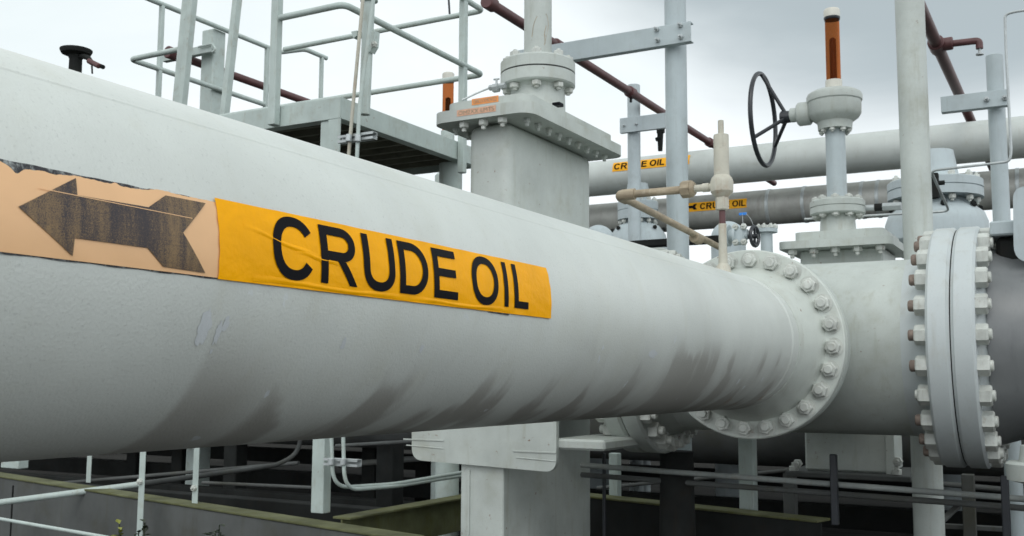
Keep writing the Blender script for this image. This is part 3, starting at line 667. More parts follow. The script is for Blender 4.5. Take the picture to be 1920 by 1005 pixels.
# ------------------------------------------------------------------ relief valve assembly on top of the main pipe
RY = 4.56
rl = thing('relief_valve', 'slim cream pressure relief valve standing on the pipe beside the round flange', 'valve', (PX_, RY, PZ+PR))
def rz(y): return P(1355, y, X=PX_).z
RX, RYY = PX_, P(1355, 440, X=PX_).y
def rs(px): return S((PX_, RY, 2.4), px)/2
A3 = lambda prof, seg=24: MB().lathe((RX, RYY, 0), (0, 0, 1), prof, seg)
A3([(rz(512), rs(30)), (rz(500), rs(26)), (rz(494), rs(17)), (rz(450), rs(15)), (rz(420), rs(15))]).build('riser', M['cream'], rl)
A3([(rz(421), rs(12)), (rz(392), rs(12))]).build('nipple', M['maroon'], rl)
b = A3([(rz(395), rs(20)), (rz(393), rs(26)), (rz(371), rs(26)), (rz(369), rs(22))], 6); b.build('hex_fitting', M['cream'], rl)
A3([(rz(370), rs(26)), (rz(364), rs(38)), (rz(360), rs(44)), (rz(344), rs(45)), (rz(336), rs(40)), (rz(330), rs(30))], 10).build('valve_body', M['cream'], rl)
A3([(rz(332), rs(29)), (rz(258), rs(28)), (rz(255), rs(27)), (rz(254), rs(12))], 28).lathe((RX, RYY, 0), (0, 0, 1), [(rz(278), rs(30)), (rz(256), rs(30))], 6).build('bonnet', M['cream'], rl)
A3([(rz(256), rs(11)), (rz(229), rs(11)), (rz(228), rs(8))], 16).build('cap', M['cream'], rl)
# outlet line
zo = rz(350); ex = P(1160, 362, Y=RYY)
ol = thing('relief_outlet_pipe', 'tan weathered outlet pipe with an elbow and union beside the slim relief valve', 'pipe', ex)
E1 = V(ex.x, RYY, zo)
dpt = P(1348, 463, X=ex.x)
MB().cyl((RX-rs(40), RYY, zo), (P(1300, 352, Y=RYY).x, RYY, zo), rs(14), seg=20).build('nipple', M['cream'], ol)
MB().cyl((P(1330, 350, Y=RYY).x, RYY, zo), (P(1318, 350, Y=RYY).x, RYY, zo), rs(17), seg=20).build('collar', M['cream'], ol)
MB().cyl((P(1297, 352, Y=RYY).x, RYY, zo), (P(1278, 352, Y=RYY).x, RYY, zo), rs(34), seg=8, ch=.006).cyl((P(1303, 352, Y=RYY).x, RYY, zo), (P(1297, 352, Y=RYY).x, RYY, zo), rs(24), rs(33), seg=20).build('union', M['rustpipe'], ol)
dd = (dpt-E1).normalized()
MB().tube([(P(1280, 352, Y=RYY).x, RYY, zo), E1, dpt], rs(15.5), 18, .035, 8).build('pipe', M['rustpipe'], ol)
MB().tube([E1+V(.085, 0, 0), E1, E1+dd*.09], rs(22), 18, .05, 8).build('elbow', M['rustpipe'], ol)
cq = P(1306, 447, X=ex.x)
MB().cyl(cq-dd*.05, cq+dd*.05, rs(25), seg=18, ch=.006).build('coupling', M['rustpipe'], ol)

# ------------------------------------------------------------------ posts and brackets
def post(x, ytop, wpx, Y, label, name='support_post', x2=None, m_='paintb', z0=0., seg=40, group=None):
    p = P(x, ytop, Y=Y); r_ = S(p, wpx)/2
    t = thing(name, label, 'post', (p.x, Y, z0), group)
    MB().lathe((p.x, Y, z0), (0, 0, 1), [(0, r_), (p.z-z0-.004, r_), (p.z-z0, r_-.004)], seg).build('column', M[m_], t)
    MB().box((p.x-r_*1.7, Y-r_*1.7, z0), (p.x+r_*1.7, Y+r_*1.7, z0+.02), .003).build('base_plate', M['moss'], t)
    return t, p, r_
t1, p1, r1 = post(1265, -60, 40, 6.75, 'tall pale round post carrying the bolted end of the long flat bracket')
t3, p3, r3 = post(1703, -60, 52, 6.62, 'thickest tall round post, just left of the bolted flange joint on the right', m_='paintv')
t4, p4, r4 = post(1864, 104, 30, 7.3, 'round-topped post at the far right with a short flat bracket across it')
t2, p2, r2 = post(1188, 160, 24, 12.8, 'thin round-topped post between the tall left valve and the bracketed tall post')
bolt_b = proto_bolt('bracket_bolt', M['galv'], .018, .02, .009, .03)
def bracket(xa, ya_t, ya_b, xb, yb_t, yb_b, Y, label, bolts, lip=.0):
    a_ = P(xa, (ya_t+ya_b)/2, Y=Y); c_ = P(xb, (yb_t+yb_b)/2, Y=Y); h_ = S(c_, yb_b-yb_t)
    zc = (a_.z+c_.z)/2
    t = thing('flat_bracket', label, 'bracket', (a_.x, Y, zc-h_/2))
    b = MB().box((a_.x, Y, zc-h_/2), (c_.x, Y+.012, zc+h_/2), .002)
    b.box((a_.x, Y+.0125, zc-h_/2), (c_.x, Y+.06, zc-h_/2+.01), .002).box((a_.x, Y+.0125, zc+h_/2-.01), (c_.x, Y+.06, zc+h_/2), .002)
    b.build('plate', M['paintb'], t)
    for x, y in bolts: at(bolt_b, t, P(x, y, Y=Y), (0, -1, 0))
    return t
bracket(958, 95, 128, 1295, 41, 80, 6.75-r1-.075, 'long flat bracket reaching from the tall left valve pipe to the tall round post', [(1232, 56), (1276, 48), (1234, 76), (1277, 70)])
bracket(1162, 222, 249, 1250, 211, 240, 12.8-r2-.07, 'short flat bracket on the thin post left of the tall post', [(1170, 236), (1193, 233)])
bracket(1764, 181, 208, 1888, 168, 199, 7.3-r4-.07, 'flat bracket across the round-topped post at the far right', [(1850, 187), (1884, 184)])
# small black clamp hanging beside the thin bracket
b = MB(); q = P(1236, 230, Y=13); b.box((q.x-.03, 12.97, P(1236, 250, Y=13).z), (q.x+.07, 13.03, P(1236, 225, Y=13).z), .004); b.cyl(P(1238, 248, Y=13), P(1238, 283, Y=13), .045, .032, seg=10); b.cyl(P(1230, 262, Y=12.98), P(1240, 258, Y=12.98), .03, seg=8)
single(b.build('pipe_hanger', M['dark']), 'small dark hanger hanging below the short bracket on the thin post', 'hanger')

# ------------------------------------------------------------------ two long pipes in the back, with labels
BY = 14.6
def backpipe(ptop, pbot, Y, name, label, mm, x_left, x_right, bands=0):
    # radius and height from the two silhouettes
    y0, y1 = ptop[1], pbot[1]; c_ = P(ptop[0], (y0+y1)/2, Y=Y); r_ = S(c_, (y1-y0))/2*.995
    t = thing(name, label, 'pipe', (c_.x, Y, c_.z-r_)); xa = P(x_left, y0, Y=Y).x; xb = P(x_right, y0, Y=Y).x
    MB().lathe((xa, Y, c_.z), (1, 0, 0), [(0, r_), (xb-xa, r_)], 64).build('pipe_shell', M[mm], t)
    return t, c_, r_, xa
ub, uc, ur, uxa = backpipe((1500, 262), (1500, 334), BY, 'upper_back_pipe', 'long pale grey pipe high in the back with a CRUDE OIL label behind two posts', 'paint', 1100, 2300)
# its left end turns down
MB().tube([(uxa+.4, BY, uc.z), (uxa-.5, BY, uc.z), (uxa-.5, BY, 0)], ur*.999, 32, .5, 8).build('elbow', M['paint'], ub)
lb, lc, lr, lxa = backpipe((1500, 350.5), (1500, 418), BY+.5, 'insulated_pipe', 'banded insulated pipe below the upper back pipe with an arrow and CRUDE OIL label', 'insul', 1100, 2300)
MB().tube([(lxa+.4, BY+.5, lc.z), (lxa-.5, BY+.5, lc.z), (lxa-.5, BY+.5, 0)], lr*.999, 32, .5, 8).build('elbow', M['insul'], lb)
for x in (1433, 1500, 1610, 1640, 1822, 1905, 1205, 1560, 1700, 1760):
    X = P(x, 385, Y=BY+.5-lr).x
    MB().lathe((X, BY+.5, lc.z), (1, 0, 0), [(0, lr), (.004, lr+.008), (.045, lr+.008), (.05, lr)], 48).build('band', M['galv'], lb)
def pipe_label(t, cz, r_, Y, x0, x1, ypx, hpx, txt, tx0, tx1, arrow=None):
    def tod(x, y):                                   # pixel -> (X, angle above horizontal on the near side)
        d = ray(x, y); lo, hi = 0, pi/2; best = None
        for i in range(400):
            th = -pi/2+pi*i/400; yy = Y-r_*cos(th); zz = cz+r_*sin(th); p = P(x, y, Y=yy); e_ = abs(p.z-zz)
            if best is None or e_ < best[0]: best = (e_, p.x, th)
        return best[1], best[2]
    X0, a0 = tod(x0, ypx[0]); X1, a1 = tod(x1, ypx[1]); am = (a0+a1)/2; ha = S((X0, Y, cz), hpx)/2/r_/max(.3, cos(am)*.95)
    F = lambda s, a_, dr: V(s, Y-(r_+dr)*cos(a_), cz+(r_+dr)*sin(a_))
    b = MB(); n_ = 8; b.add([F(X, am-ha+2*ha*j/n_, .006) for X in (X0, X1) for j in range(n_+1)], [(j, j+1, n_+2+j, n_+1+j) for j in range(n_)])
    o = b.build('product_label', M['ylbl'], t, 60)
    TX0 = tod(tx0, ypx[0])[0]; TX1 = tod(tx1, ypx[1])[0]
    sans_text(txt, lambda s, a_: F(s, a_, .012), TX0, TX1, am-ha*.64, am+ha*.64).build('label_text', M['ink'], o, 60)
    if arrow:
        A0 = tod(arrow[0], ypx[0])[0]; A1 = tod(arrow[1], ypx[0])[0]; w_ = A1-A0
        pl = [(0, 0), (.25, .62), (.25, .28), (.68, .28), (.8, .62), (1.05, .62), (.9, 0), (1.05, -.62), (.8, -.62), (.68, -.28), (.25, -.28), (.25, -.62)]
        MB().add([F(A0+w_*u, am+ha*v, .012) for u, v in pl], [(0, 1, 2, 10, 11), (2, 3, 9, 10), (3, 4, 5, 6, 7, 8, 9)][0:2]+[(3, 4, 5, 6), (3, 6, 9), (6, 7, 8, 9)]).build('arrow', M['ink'], o)
pipe_label(ub, uc.z, ur, BY, 1149, 1293, (313, 299), 17, 'CRUDE OIL', 1152, 1247)
vs, fs = None, None
pipe_label(lb, lc.z, lr, BY+.5, 1284, 1400, (389, 381), 16, 'CRUDE OIL', 1313, 1398, arrow=(1284, 1306))

# ------------------------------------------------------------------ maroon sprinkler lines (run away from the viewer)
def yline(x, y, Yref, pts_px, r_, name, label, extra=None):
    d = P(x, y, Y=Yref); X, Z = d.x, d.z
    t = thing(name, label, 'pipe', (X, Yref, Z))
    Ya = P(pts_px[0], y, X=X).y; Yb = P(pts_px[1], y, X=X).y
    MB().cyl((X, Ya, Z), (X, Yb, Z), r_, seg=16).build('pipe', M['maroon'], t)
    return t, X, Z
t, X, Z = yline(1340, 273, 15.6, (917, 1450), .053, 'sprinkler_pipe', 'maroon sprinkler pipe slanting down behind the tall left valve and bracket')
for xx in (917, 1045, 1183, 1330):
    Y = P(xx, 200, X=X).y; MB().cyl((X, Y-.07, Z), (X, Y+.07, Z), .073, seg=16, ch=.01).build('coupling', M['maroon'], t)
for xx in (1045, 1183):
    Y = P(xx, 200, X=X).y; MB().cyl((X, Y, Z+.08), (X, Y, Z-.13), .018, seg=8).build('nozzle', M['dark'], t)
t, X, Z = yline(1820, 225, 15.4, (1722, 1862), .062, 'sprinkler_pipe', 'maroon sprinkler pipe with a side nozzle, right of the thickest post')
Y = P(1757, 85, X=X).y
MB().cyl((X, Y-.13, Z), (X, Y+.13, Z), .086, seg=16, ch=.01).build('coupling', M['maroon'], t)
q = P(1836, 76, Y=Y)
MB().tube([(X, Y, Z), (q.x, Y, q.z), (q.x, Y, q.z-.09)], .037, 12, .04).build('branch', M['maroon'], t)
MB().cyl((X-.0, Y, Z), (X+.16, Y, Z), .07, seg=14, ch=.01).build('branch_socket', M['maroon'], t)
MB().cyl((q.x, Y, q.z-.08), (q.x, Y, q.z-.16), .016, seg=8).cyl((q.x, Y, q.z-.145), (q.x, Y, q.z-.157), .04, seg=12).build('nozzle', M['galv'], t)
t, X, Z = yline(450, 146, 9.6, (322, 640), .050, 'sprinkler_pipe', 'dark maroon pipe passing behind the railings at the upper left')
Y = P(326, 100, X=X).y; MB().cyl((X, Y-.1, Z), (X, Y+.1, Z), .075, seg=14, ch=.01).build('coupling', M['maroon'], t)

# ------------------------------------------------------------------ stainless instrument tubing, right
TY = 7.0
tb = MB(); tb.tube([P(1960, 14, Y=TY), P(1903, 22, Y=TY), P(1884, 27, Y=TY), P(1886, 90, Y=TY), P(1896, 285, Y=TY), P(1893, 303, Y=TY), P(1745, 320, Y=TY+.0), P(1780, 396, Y=TY+.5), P(1508, 411, Y=TY+.25)], .0085, 8, .05, 5)
tt = thing('instrument_tubing', 'thin stainless tube looping down past the far right post and across behind the thickest post', 'tubing', P(1745, 320, Y=TY))
tb.build('tube', M['galv'], tt)
q = P(1762, 343, Y=TY+.2); MB().cyl(q-V(.03, 0, 0), q+V(.03, 0, 0), .016, seg=6).build('fitting', M['dark'], tt)
q = P(1745, 340, Y=TY+.7); MB().box((q.x-.03, q.y, q.z-.12), (q.x+.05, q.y+.05, q.z+.06), .005).build('clamp', M['dark'], tt)
b = MB(); b.cyl(P(1488, 392, Y=VY+.7), P(1520, 390, Y=VY+.7), .03, seg=8)
rr = thing('actuator_rod', 'short horizontal steel rod between the neck of the handwheel valve and the thickest post', 'rod', P(1640, 391, Y=VY+.1))
MB().cyl(P(1622, 390, Y=VY+.05), P(1640, 389, Y=VY+.05), .02, seg=12).cyl(P(1655, 388, Y=VY+.05), P(1690, 386, Y=VY+.05), .028, seg=6).build('rod_end', M['galv'], rr)
MB().cyl(P(1640, 389, Y=VY+.05), P(1655, 388, Y=VY+.05), .026, seg=12).build('sleeve', M['dark'], rr)

# ------------------------------------------------------------------ domed valves in the back
def domed(xc, yt, hwf, Y, ybot, hwb, label, riser_to=None, rise_w=.3):
    c_ = P(xc, yt, Y=Y); Zp = lambda y: P(xc, y, Y=Y).z; r_ = lambda px: S(c_, px)
    t = thing('domed_valve', label, 'valve', (c_.x, Y, 0))
    h_ = Zp(yt)-Zp(yt+35)
    z0 = Zp(yt)
    b = MB(); b.lathe((c_.x, Y, 0), (0, 0, 1), [(z0-h_, r_(hwf)*.5), (z0-h_, r_(hwf)), (z0-h_*.55, r_(hwf)), (z0-h_*.54, r_(hwf)*.97), (z0-h_*.50, r_(hwf)*.97), (z0-h_*.49, r_(hwf)), (z0-h_*.1, r_(hwf)), (z0-h_*.05, r_(hwf)*.97), (z0, r_(hwf)*.6)], 48).build('bonnet_flange', M['paintb'], t)
    pr = [(z0-h_*1.0, r_(hwf)*.62), (z0-h_*1.15, r_(hwf)*.66), (z0-h_*1.35, r_(hwb)*.72), (z0-h_*1.8, r_(hwb)*.93), (z0-h_*2.3, r_(hwb)), (z0-h_*3.2, r_(hwb)), (z0-h_*4, r_(hwb)*.7), (z0-h_*4.2, 0)]
    MB().lathe((c_.x, Y, 0), (0, 0, 1), list(reversed(pr)), 48).build('dome', M['paintb'], t)
    MB().lathe((c_.x, Y, 0), (0, 0, 1), [(0, r_(hwb)*.35), (z0-h_*3.6, r_(hwb)*.35)], 24).build('foot', M['paintb'], t)
    if riser_to: MB().lathe((c_.x, Y, 0), (0, 0, 1), [(z0-.02, r_(hwf)*.66), (z0+h_*.3, r_(hwf)*rise_w*1.2), (Zp(riser_to), r_(hwf)*rise_w)], 32).build('riser', M['paintb'], t)
    pb_ = proto_bolt('flange_bolt', M['bolt'], .034, .04, .016, .02, back=True, thick=h_)
    ring(pb_, t, (c_.x, Y, z0-h_*.05), (0, 0, 1), r_(hwf)*.86, 12)
    pb2 = proto_bolt('dome_bolt', M['dark'], .03, .03, .014, .01)
    for k in range(8):
        th = 2*pi*k/8+.3; rr0 = r_(hwb)*.84; o = at(pb2, t, (c_.x+rr0*cos(th), Y+rr0*sin(th), z0-h_*1.55), (cos(th)*.8, sin(th)*.8, .7))
    return t
domed(1752, 340, 84, 10.5, 0, 90, 'big domed valve body behind the thickest post at the right', riser_to=285, rise_w=.42)
domed(1196, 378, 38, 13.6, 0, 55, 'small domed valve behind the thin round-topped post', riser_to=345, rise_w=.5)
def dome_only(x, y, r_px, Y, label):
    c_ = P(x, y, Y=Y); r_ = S(c_, r_px)
    t = thing('vessel_head', label, 'vessel', (c_.x, Y, 0))
    MB().lathe((c_.x, Y, 0), (0, 0, 1), [(0, r_*.95), (c_.z-r_*1.0, r_)]+[(c_.z-r_+r_*sin(R(a_)), max(0, r_*cos(R(a_)))) for a_ in range(10, 91, 10)], 40).build('shell', M['paintb'], t)
    return t
dome_only(1122, 422, 30, 10.5, 'low rounded vessel top between the tall left valve and the small domed valve')
dome_only(1365, 415, 32, 10.2, 'rounded pale vessel top behind the slim relief valve')

# small valve with black handwheel and blue tag
sv = thing('small_gate_valve', 'small pale gate valve with black handwheel and blue tag, behind the slim relief valve', 'valve', P(1400, 470, Y=5.9))
SY = 5.9; q = P(1392, 442, Y=SY)
b = MB(); b.lathe(P(1362, 442, Y=SY), (1, 0, 0), [(0, .065), (.02, .065), (.02, .035), (.05, .04), (.05, .062), (.065, .062), (.065, .04), (.1, .03), (.13, .03)], 24).box(q+V(-.045, -.04, -.05), q+V(.02, .04, .05), .01); b.build('valve_body', M['paintb'], sv)
for dz in (-.045, .045):
    for dx in (-.03, .02): at(pn3, sv, q+V(dx, -.03, dz), (0, -1, .3))
q2 = P(1415, 443, Y=SY); MB().torus(q2, (1, -.15, 0), S(q2, 18), .011, 32, 8).cyl(q2-V(.05, 0, 0), q2+V(.02, 0, 0), .014, seg=10).bar(q2-V(0, 0, .05), q2+V(0, 0, .05), .014, .014, .002, (1, 0, 0)).bar(q2-V(0, .05, 0), q2+V(0, .05, 0), .014, .014, .002).build('handwheel', M['black'], sv)
tq = P(1392, 401, Y=SY); MB().box(tq+V(-.022, 0, -.008), tq+V(.025, .008, .008), .002).build('tag', M['blue'], sv)
MB().tube([tq, P(1393, 418, Y=SY), P(1393, 432, Y=SY)], .0012, 6).tube([tq+V(.02, 0, 0), P(1408, 410, Y=SY), P(1414, 428, Y=SY)], .0012, 6, .03).build('tag_wire', M['galv'], sv)
fq = P(1437, 432, Y=6.6); t = thing('capped_pipe_stub', 'thin pipe stub with a round bolted cap right of the small black handwheel', 'pipe', (fq.x, 6.6, 1.75))
MB().lathe((fq.x, 6.6, 0), (0, 0, 1), [(1.75, .038), (fq.z-.015, .038), (fq.z-.015, .07), (fq.z+.01, .07), (fq.z+.012, .04)], 24).build('pipe', M['paintb'], t)
ring(pn3, t, (fq.x, 6.6, fq.z+.01), (0, 0, 1), .056, 8)
# dark beam behind
b = MB(); b.box((P(1150, 455, Y=9.2).x, 9.2, P(1250, 459, Y=9.2).z), (P(1350, 445, Y=9.2).x, 9.35, P(1250, 447, Y=9.2).z), .004)
single(b.build('crossbeam', M['dark']), 'dark steel crossbeam behind the thin post and the tan outlet pipe', 'beam')
# pipe carrying the small stubs at the back (white body left of relief valve)
b = MB()
# ------------------------------------------------------------------ clamp block on the right pipe
cb = thing('pipe_clamp', 'pale grey clamp block with a round-cornered plate on the dark pipe at the far right', 'clamp', P(1880, 480, Y=5.3))
q0 = P(1856, 442, Y=5.45); q1 = P(1905, 412, Y=5.45)
MB().box((q0.x, 5.45, q0.z), (q1.x+.4, 6.1, q1.z), .008).build('top_block', M['paintb'], cb)
MB().box((q0.x+.02, 5.50, q0.z-.15), (q1.x+.4, 6.0, q0.z-.002), .02).build('under_block', M['dark'], cb)
vplate([(1899, 350), (2010, 345), (2010, 492), (1901, 492)], 5.36, .03, [.06, 0, 0, .08], 'rounded_plate', M['paintb'], cb)
q0 = P(1884, 884, Y=5.0)
t = thing('pipe_support', 'small pale round foot under the dark pipe at the lower right corner', 'support', (q0.x+.12, 5.1, 0))
MB().lathe((q0.x+.14, 5.1, 0), (0, 0, 1), [(q0.z-.05, .10), (q0.z-.04, .14), (q0.z+.03, .145), (q0.z+.04, .13), (q0.z+.04, .09), (q0.z+.11, .08)], 40).lathe((q0.x+.14, 5.1, 0), (0, 0, 1), [(0, .05), (q0.z, .05)], 20).build('disc', M['paintv'], t)

# ------------------------------------------------------------------ access platform, upper left
AX, AY = -3.909, 4.865+.0
A = P(638, 181, X=AX); AY = A.y; B = P(888, 268, X=AX); ZD = A.z
wB = 5.0
pf = thing('access_platform', 'pale grey steel access platform with deep fascia beams, behind the labelled pipe', 'platform', (AX-1, AY+.8, 0))
fh = S(A, 41)
BY1 = P(900, 268, X=AX).y
# fascia beams
zf = ZD-fh
MB().box((AX-2.4, AY, zf), (AX, AY+.012, ZD), .002).build('front_fascia', M['railp'], pf)
MB().box((AX-.012, AY+.0125, zf), (AX, BY1, ZD), .002).build('side_fascia', M['railp'], pf)
MB().box((AX-2.4, AY+.0125, zf), (AX-.0125, AY+.08, zf+.008), .001).box((AX-.075, AY+.085, zf), (AX-.0125, BY1, zf+.008), .001).build('lower_flange', M['railp'], pf)
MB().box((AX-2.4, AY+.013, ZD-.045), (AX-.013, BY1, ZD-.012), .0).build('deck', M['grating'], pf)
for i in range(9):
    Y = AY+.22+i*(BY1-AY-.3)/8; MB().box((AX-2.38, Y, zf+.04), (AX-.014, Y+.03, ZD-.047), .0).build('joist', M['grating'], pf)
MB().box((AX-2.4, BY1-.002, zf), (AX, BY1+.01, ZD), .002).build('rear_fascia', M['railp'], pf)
q0 = P(615, 250, Y=AY+.0); 
ql0 = P(581, 900, Y=AY).x; ql1 = P(604, 900, Y=AY).x
MB().box((ql0, AY+.013, H0-.8+.008), (ql1, AY+.085, zf-.0), .004).box((q0.x, AY+.002, zf-.5), (AX, AY+.0125, zf-.0005), .0).build('corner_leg', M['railp'], pf)
c2 = P(845, 330, Y=BY1-.2); MB().lathe((c2.x, BY1-.2, 0), (0, 0, 1), [(0, .085), (zf-.0, .085)], 24).build('rear_leg', M['railp'], pf)
c3 = P(870, 330, X=AX)
MB().box((AX-.02, BY1-.08, zf-1.2), (AX-.005, BY1-.04, zf), .002).build('hanger_bar', M['dark'], pf)
# handrails: posts + a low and a high loop
def at_z(x, y, Z): return P(x, y, Z=Z)
Zl = P(645, 8, X=AX+.04).z; 
lowA = V(AX+.04, P(645, 8, X=AX+.04).y, Zl); lowB = V(AX+.04, P(905, 134, X=AX+.04).y, Zl)
rl_ = thing('platform_handrail', 'pale grey tubular handrail with rounded corners around the access platform', 'handrail', (AX, AY, ZD))
rr0 = .021
xL = P(520, 42, Y=lowA.y).x
xL2 = P(690, 172, Y=lowB.y).x
MB().tube([(xL, lowA.y, Zl), lowA, lowB, (xL2-1.6, lowB.y, Zl)], rr0, 14, .06).build('mid_rail', M['railp'], rl_)
Zh = P(908, 21, X=AX+.04).z
MB().tube([(xL, lowA.y, Zh), V(lowA.x, lowA.y, Zh), V(lowB.x, lowB.y, Zh), (P(533, 95, Y=lowB.y).x, lowB.y, Zh)], rr0, 14, .06).build('top_rail', M['railp'], rl_)
q = P(516, 236, Y=AY-.02)
MB().bar((q.x, AY-.035, q.z), (q.x, AY-.035, Zh+.0), .055, .055, .004, (0, 1, 0)).build('rail_post', M['railp'], rl_)
q = P(868, 150, X=AX+.03)
MB().bar((AX+.03, q.y, zf-.1), (AX+.03, q.y, Zh), .05, .05, .004, (0, 1, 0)).build('rail_post', M['railp'], rl_)
# far rails of the further walkway on the left
X2 = P(250, 115, Y=7.6).x
fr = thing('walkway_handrail', 'pale grey two-bar handrail at the upper left, left of the platform', 'handrail', (X2, 7.6, 0))
zt2 = P(500, 88, X=X2).z; zm2 = P(490, 194, X=X2).z
Ya = P(245, 115, X=X2).y; Yb = P(500, 88, X=X2).y
qa = P(335, 88, Y=Ya)
MB().tube([(qa.x, Ya, zm2), (X2, Ya, zm2), (X2, Yb-.02, zm2)], .03, 14, .07).build('mid_rail', M['railp'], fr)
MB().tube([(X2, P(262, 0, X=X2).y-.6, zt2), (X2, Yb+.25, zt2), (P(572, 90, Y=Yb+.3).x, Yb+.3, zt2), (P(572, 90, Y=Yb+.3).x, P(612, 112, X=P(572, 90, Y=Yb+.3).x).y, zt2)], .03, 14, .07).build('top_rail', M['railp'], fr)
for xx, yy in ((302, 60), (500, 130)):
    q = P(xx, yy, X=X2); MB().bar((X2, q.y, .8), (X2, q.y, zt2), .05, .05, .004, (0, 1, 0)).build('rail_post', M['railp'], fr)
XX3 = P(572, 90, Y=Yb+.3).x; q = P(603, 120, X=XX3); MB().bar((XX3, q.y, .8), (XX3, q.y, zt2), .045, .045, .004, (0, 1, 0)).build('rail_post', M['railp'], fr)
# inclined stair strings
def incl(x0, y0, x1, y1, Y, wpx, dpt, name, label):
    a_ = P(x0, y0, Y=Y); c_ = P(x1, y1, Y=Y); e_ = a_+(a_-c_)*.25; g_ = c_-(a_-c_)*2.4
    b = MB().bar(g_, e_, S(a_, wpx), dpt, .004, (0, 1, 0)); return b
t = thing('ladder', 'steep pale grey ladder made of two leaning flat strings, upper left', 'ladder', P(335, 190, Y=6.6))
incl(347, 0, 329, 190, 6.6, 15, .012, '', '').build('string', M['railp'], t)
incl(361, 0, 342, 190, 6.6, 13, .07, '', '').build('string', M['railp'], t)
incl(445, 0, 421, 215, 6.6, 12, .07, '', '').build('string', M['railp'], t)
# square column with clamp
q = P(390, 55, Y=8.8); t = thing('square_column', 'pale square column with a clamp and channel, behind the leaning ladder', 'column', (q.x, 8.8, 0))
w_ = S(q, 31); MB().box((q.x-w_/2, 8.8, 0), (q.x+w_/2, 8.8+w_, q.z), .01).build('column', M['railp'], t)
qa = P(312, 98, Y=8.75); qb = P(405, 84, Y=8.75); MB().box((qa.x, 8.69, qb.z-.10), (qb.x, 8.76, qb.z+.0), .005).build('channel', M['railp'], t)
MB().tube([P(372, 88, Y=8.66), P(398, 82, Y=8.66), P(405, 93, Y=8.66), P(398, 98, Y=8.66)], .012, 8, .03).build('u_bolt', M['railp'], t)
MB().cyl(P(398, 66, Y=8.66), P(398, 92, Y=8.66), .01, seg=8).build('rod', M['railp'], t)
# instrument pole with two conduits
ip = thing('instrument_pole', 'tapered pale pole with a head and side bracket in front of the access platform', 'pole', P(690, 200, Y=4.7))
IY = 4.72
a_ = P(692, 3, Y=IY); c_ = P(683, 215, Y=IY)
MB().cyl(c_, a_, S(a_, 21)/2, S(a_, 22)/2, seg=20).build('pole', M['railp'], ip)
MB().lathe(P(692, 6, Y=IY), (0, 0, 1), [(0, .03), (.01, .052), (.035, .052), (.04, .04), (.3, .045)], 24).build('head', M['railp'], ip)
q = P(697, 62, Y=IY); q2 = P(712, 100, Y=IY)
MB().prism([(0, 0), (S(q, 14), 0), (S(q, 12), -S(q, 28)), (S(q, 3), -S(q, 40)), (-S(q, 4), -S(q, 26))], (q.x, IY-.03, q.z), (1, 0, 0), (0, 0, 1), (0, .05, 0)).build('bracket', M['railp'], ip)
MB().prism([(0, 0), (S(q, 14), 0), (S(q, 14), -S(q, 10)), (S(q, 6), -S(q, 14))], (P(664, 62, Y=IY).x, IY-.03, P(664, 62, Y=IY).z), (1, 0, 0), (0, 0, 1), (0, .05, 0)).build('bracket', M['railp'], ip)
at(pn3, ip, P(703, 84, Y=IY-.03), (0, -1, 0))
cd = thing('conduit_pair', 'two thin leaning conduits clamped to a strut in front of the access platform', 'conduit', P(660, 260, Y=4.6))
CY = 4.62
MB().tube([P(681, -8, Y=CY), P(659, 230, Y=CY), P(653, 300, Y=CY), P(652, 340, Y=CY)], .0105, 12, .05).build('conduit', M['cream'], cd)
MB().tube([P(701, -8, Y=CY), P(674, 200, Y=CY), P(669, 300, Y=CY), P(668, 340, Y=CY)], .0115, 12, .05).build('conduit', M['railp'], cd)
q0 = P(640, 262, Y=CY+.05); q1 = P(706, 257, Y=CY+.05)
def strut(p0, p1, h_, Y0, parent, m_='galv'):
    zc = (p0.z+p1.z)/2; x0, x1 = p0.x, p1.x
    b = MB().box((x0, Y0+.018, zc-h_/2), (x1, Y0+.022, zc+h_/2), 0).box((x0, Y0-.018, zc+h_/2-.004), (x1, Y0+.0175, zc+h_/2), 0).box((x0, Y0-.018, zc-h_/2), (x1, Y0+.0175, zc-h_/2+.004), 0).box((x0, Y0-.0185, zc+h_/2-.014), (x1, Y0-.0215, zc+h_/2-.0), 0).box((x0, Y0-.0185, zc-h_/2), (x1, Y0-.0215, zc-h_/2+.014), 0)
    return b.build('strut_channel', M[m_], parent)
strut(q0, q1, .042, CY+.035, cd)
for xx in (654, 671): MB().cyl(P(xx, 259, Y=CY-.012)-V(0, 0, .022), P(xx, 259, Y=CY-.012)+V(0, 0, .022), .018, seg=12, ch=.004).build('clamp', M['galv'], cd)
single(MB().cyl(P(841, -6, Y=6.2), P(843, 26, Y=6.2), .008, seg=8).build('cable_end', M['black']), 'short black cable end hanging at the top edge above the platform rail', 'cable')
# far orange stem tube
q = P(840, 196, Y=8.4); t = thing('stem_tube', 'distant orange stem tube with a pale cap, left of the tall left valve', 'stem indicator', (q.x, 8.4, 0))
zz = lambda y: P(840, y, Y=8.4).z; rw = S(q, 10.5)
MB().lathe((q.x, 8.4, 0), (0, 0, 1), [(zz(246), rw), (zz(152), rw)], 24).build('tube', M['amber'], t)
MB().lathe((q.x, 8.4, 0), (0, 0, 1), [(zz(246), rw*.45), (zz(185), rw*.45), (zz(182), 0)], 16).build('stem', M['dark'], t)
MB().lathe((q.x, 8.4, 0), (0, 0, 1), [(zz(154), rw*1.08), (zz(139), rw*1.08), (zz(137), rw*.9), (zz(137), 0)], 24).build('cap', M['white'], t)
MB().lathe((q.x, 8.4, 0), (0, 0, 1), [(0, .12), (zz(330), .12), (zz(320), rw*1.3), (zz(246), rw*1.2)], 24).build('column', M['railp'], t)
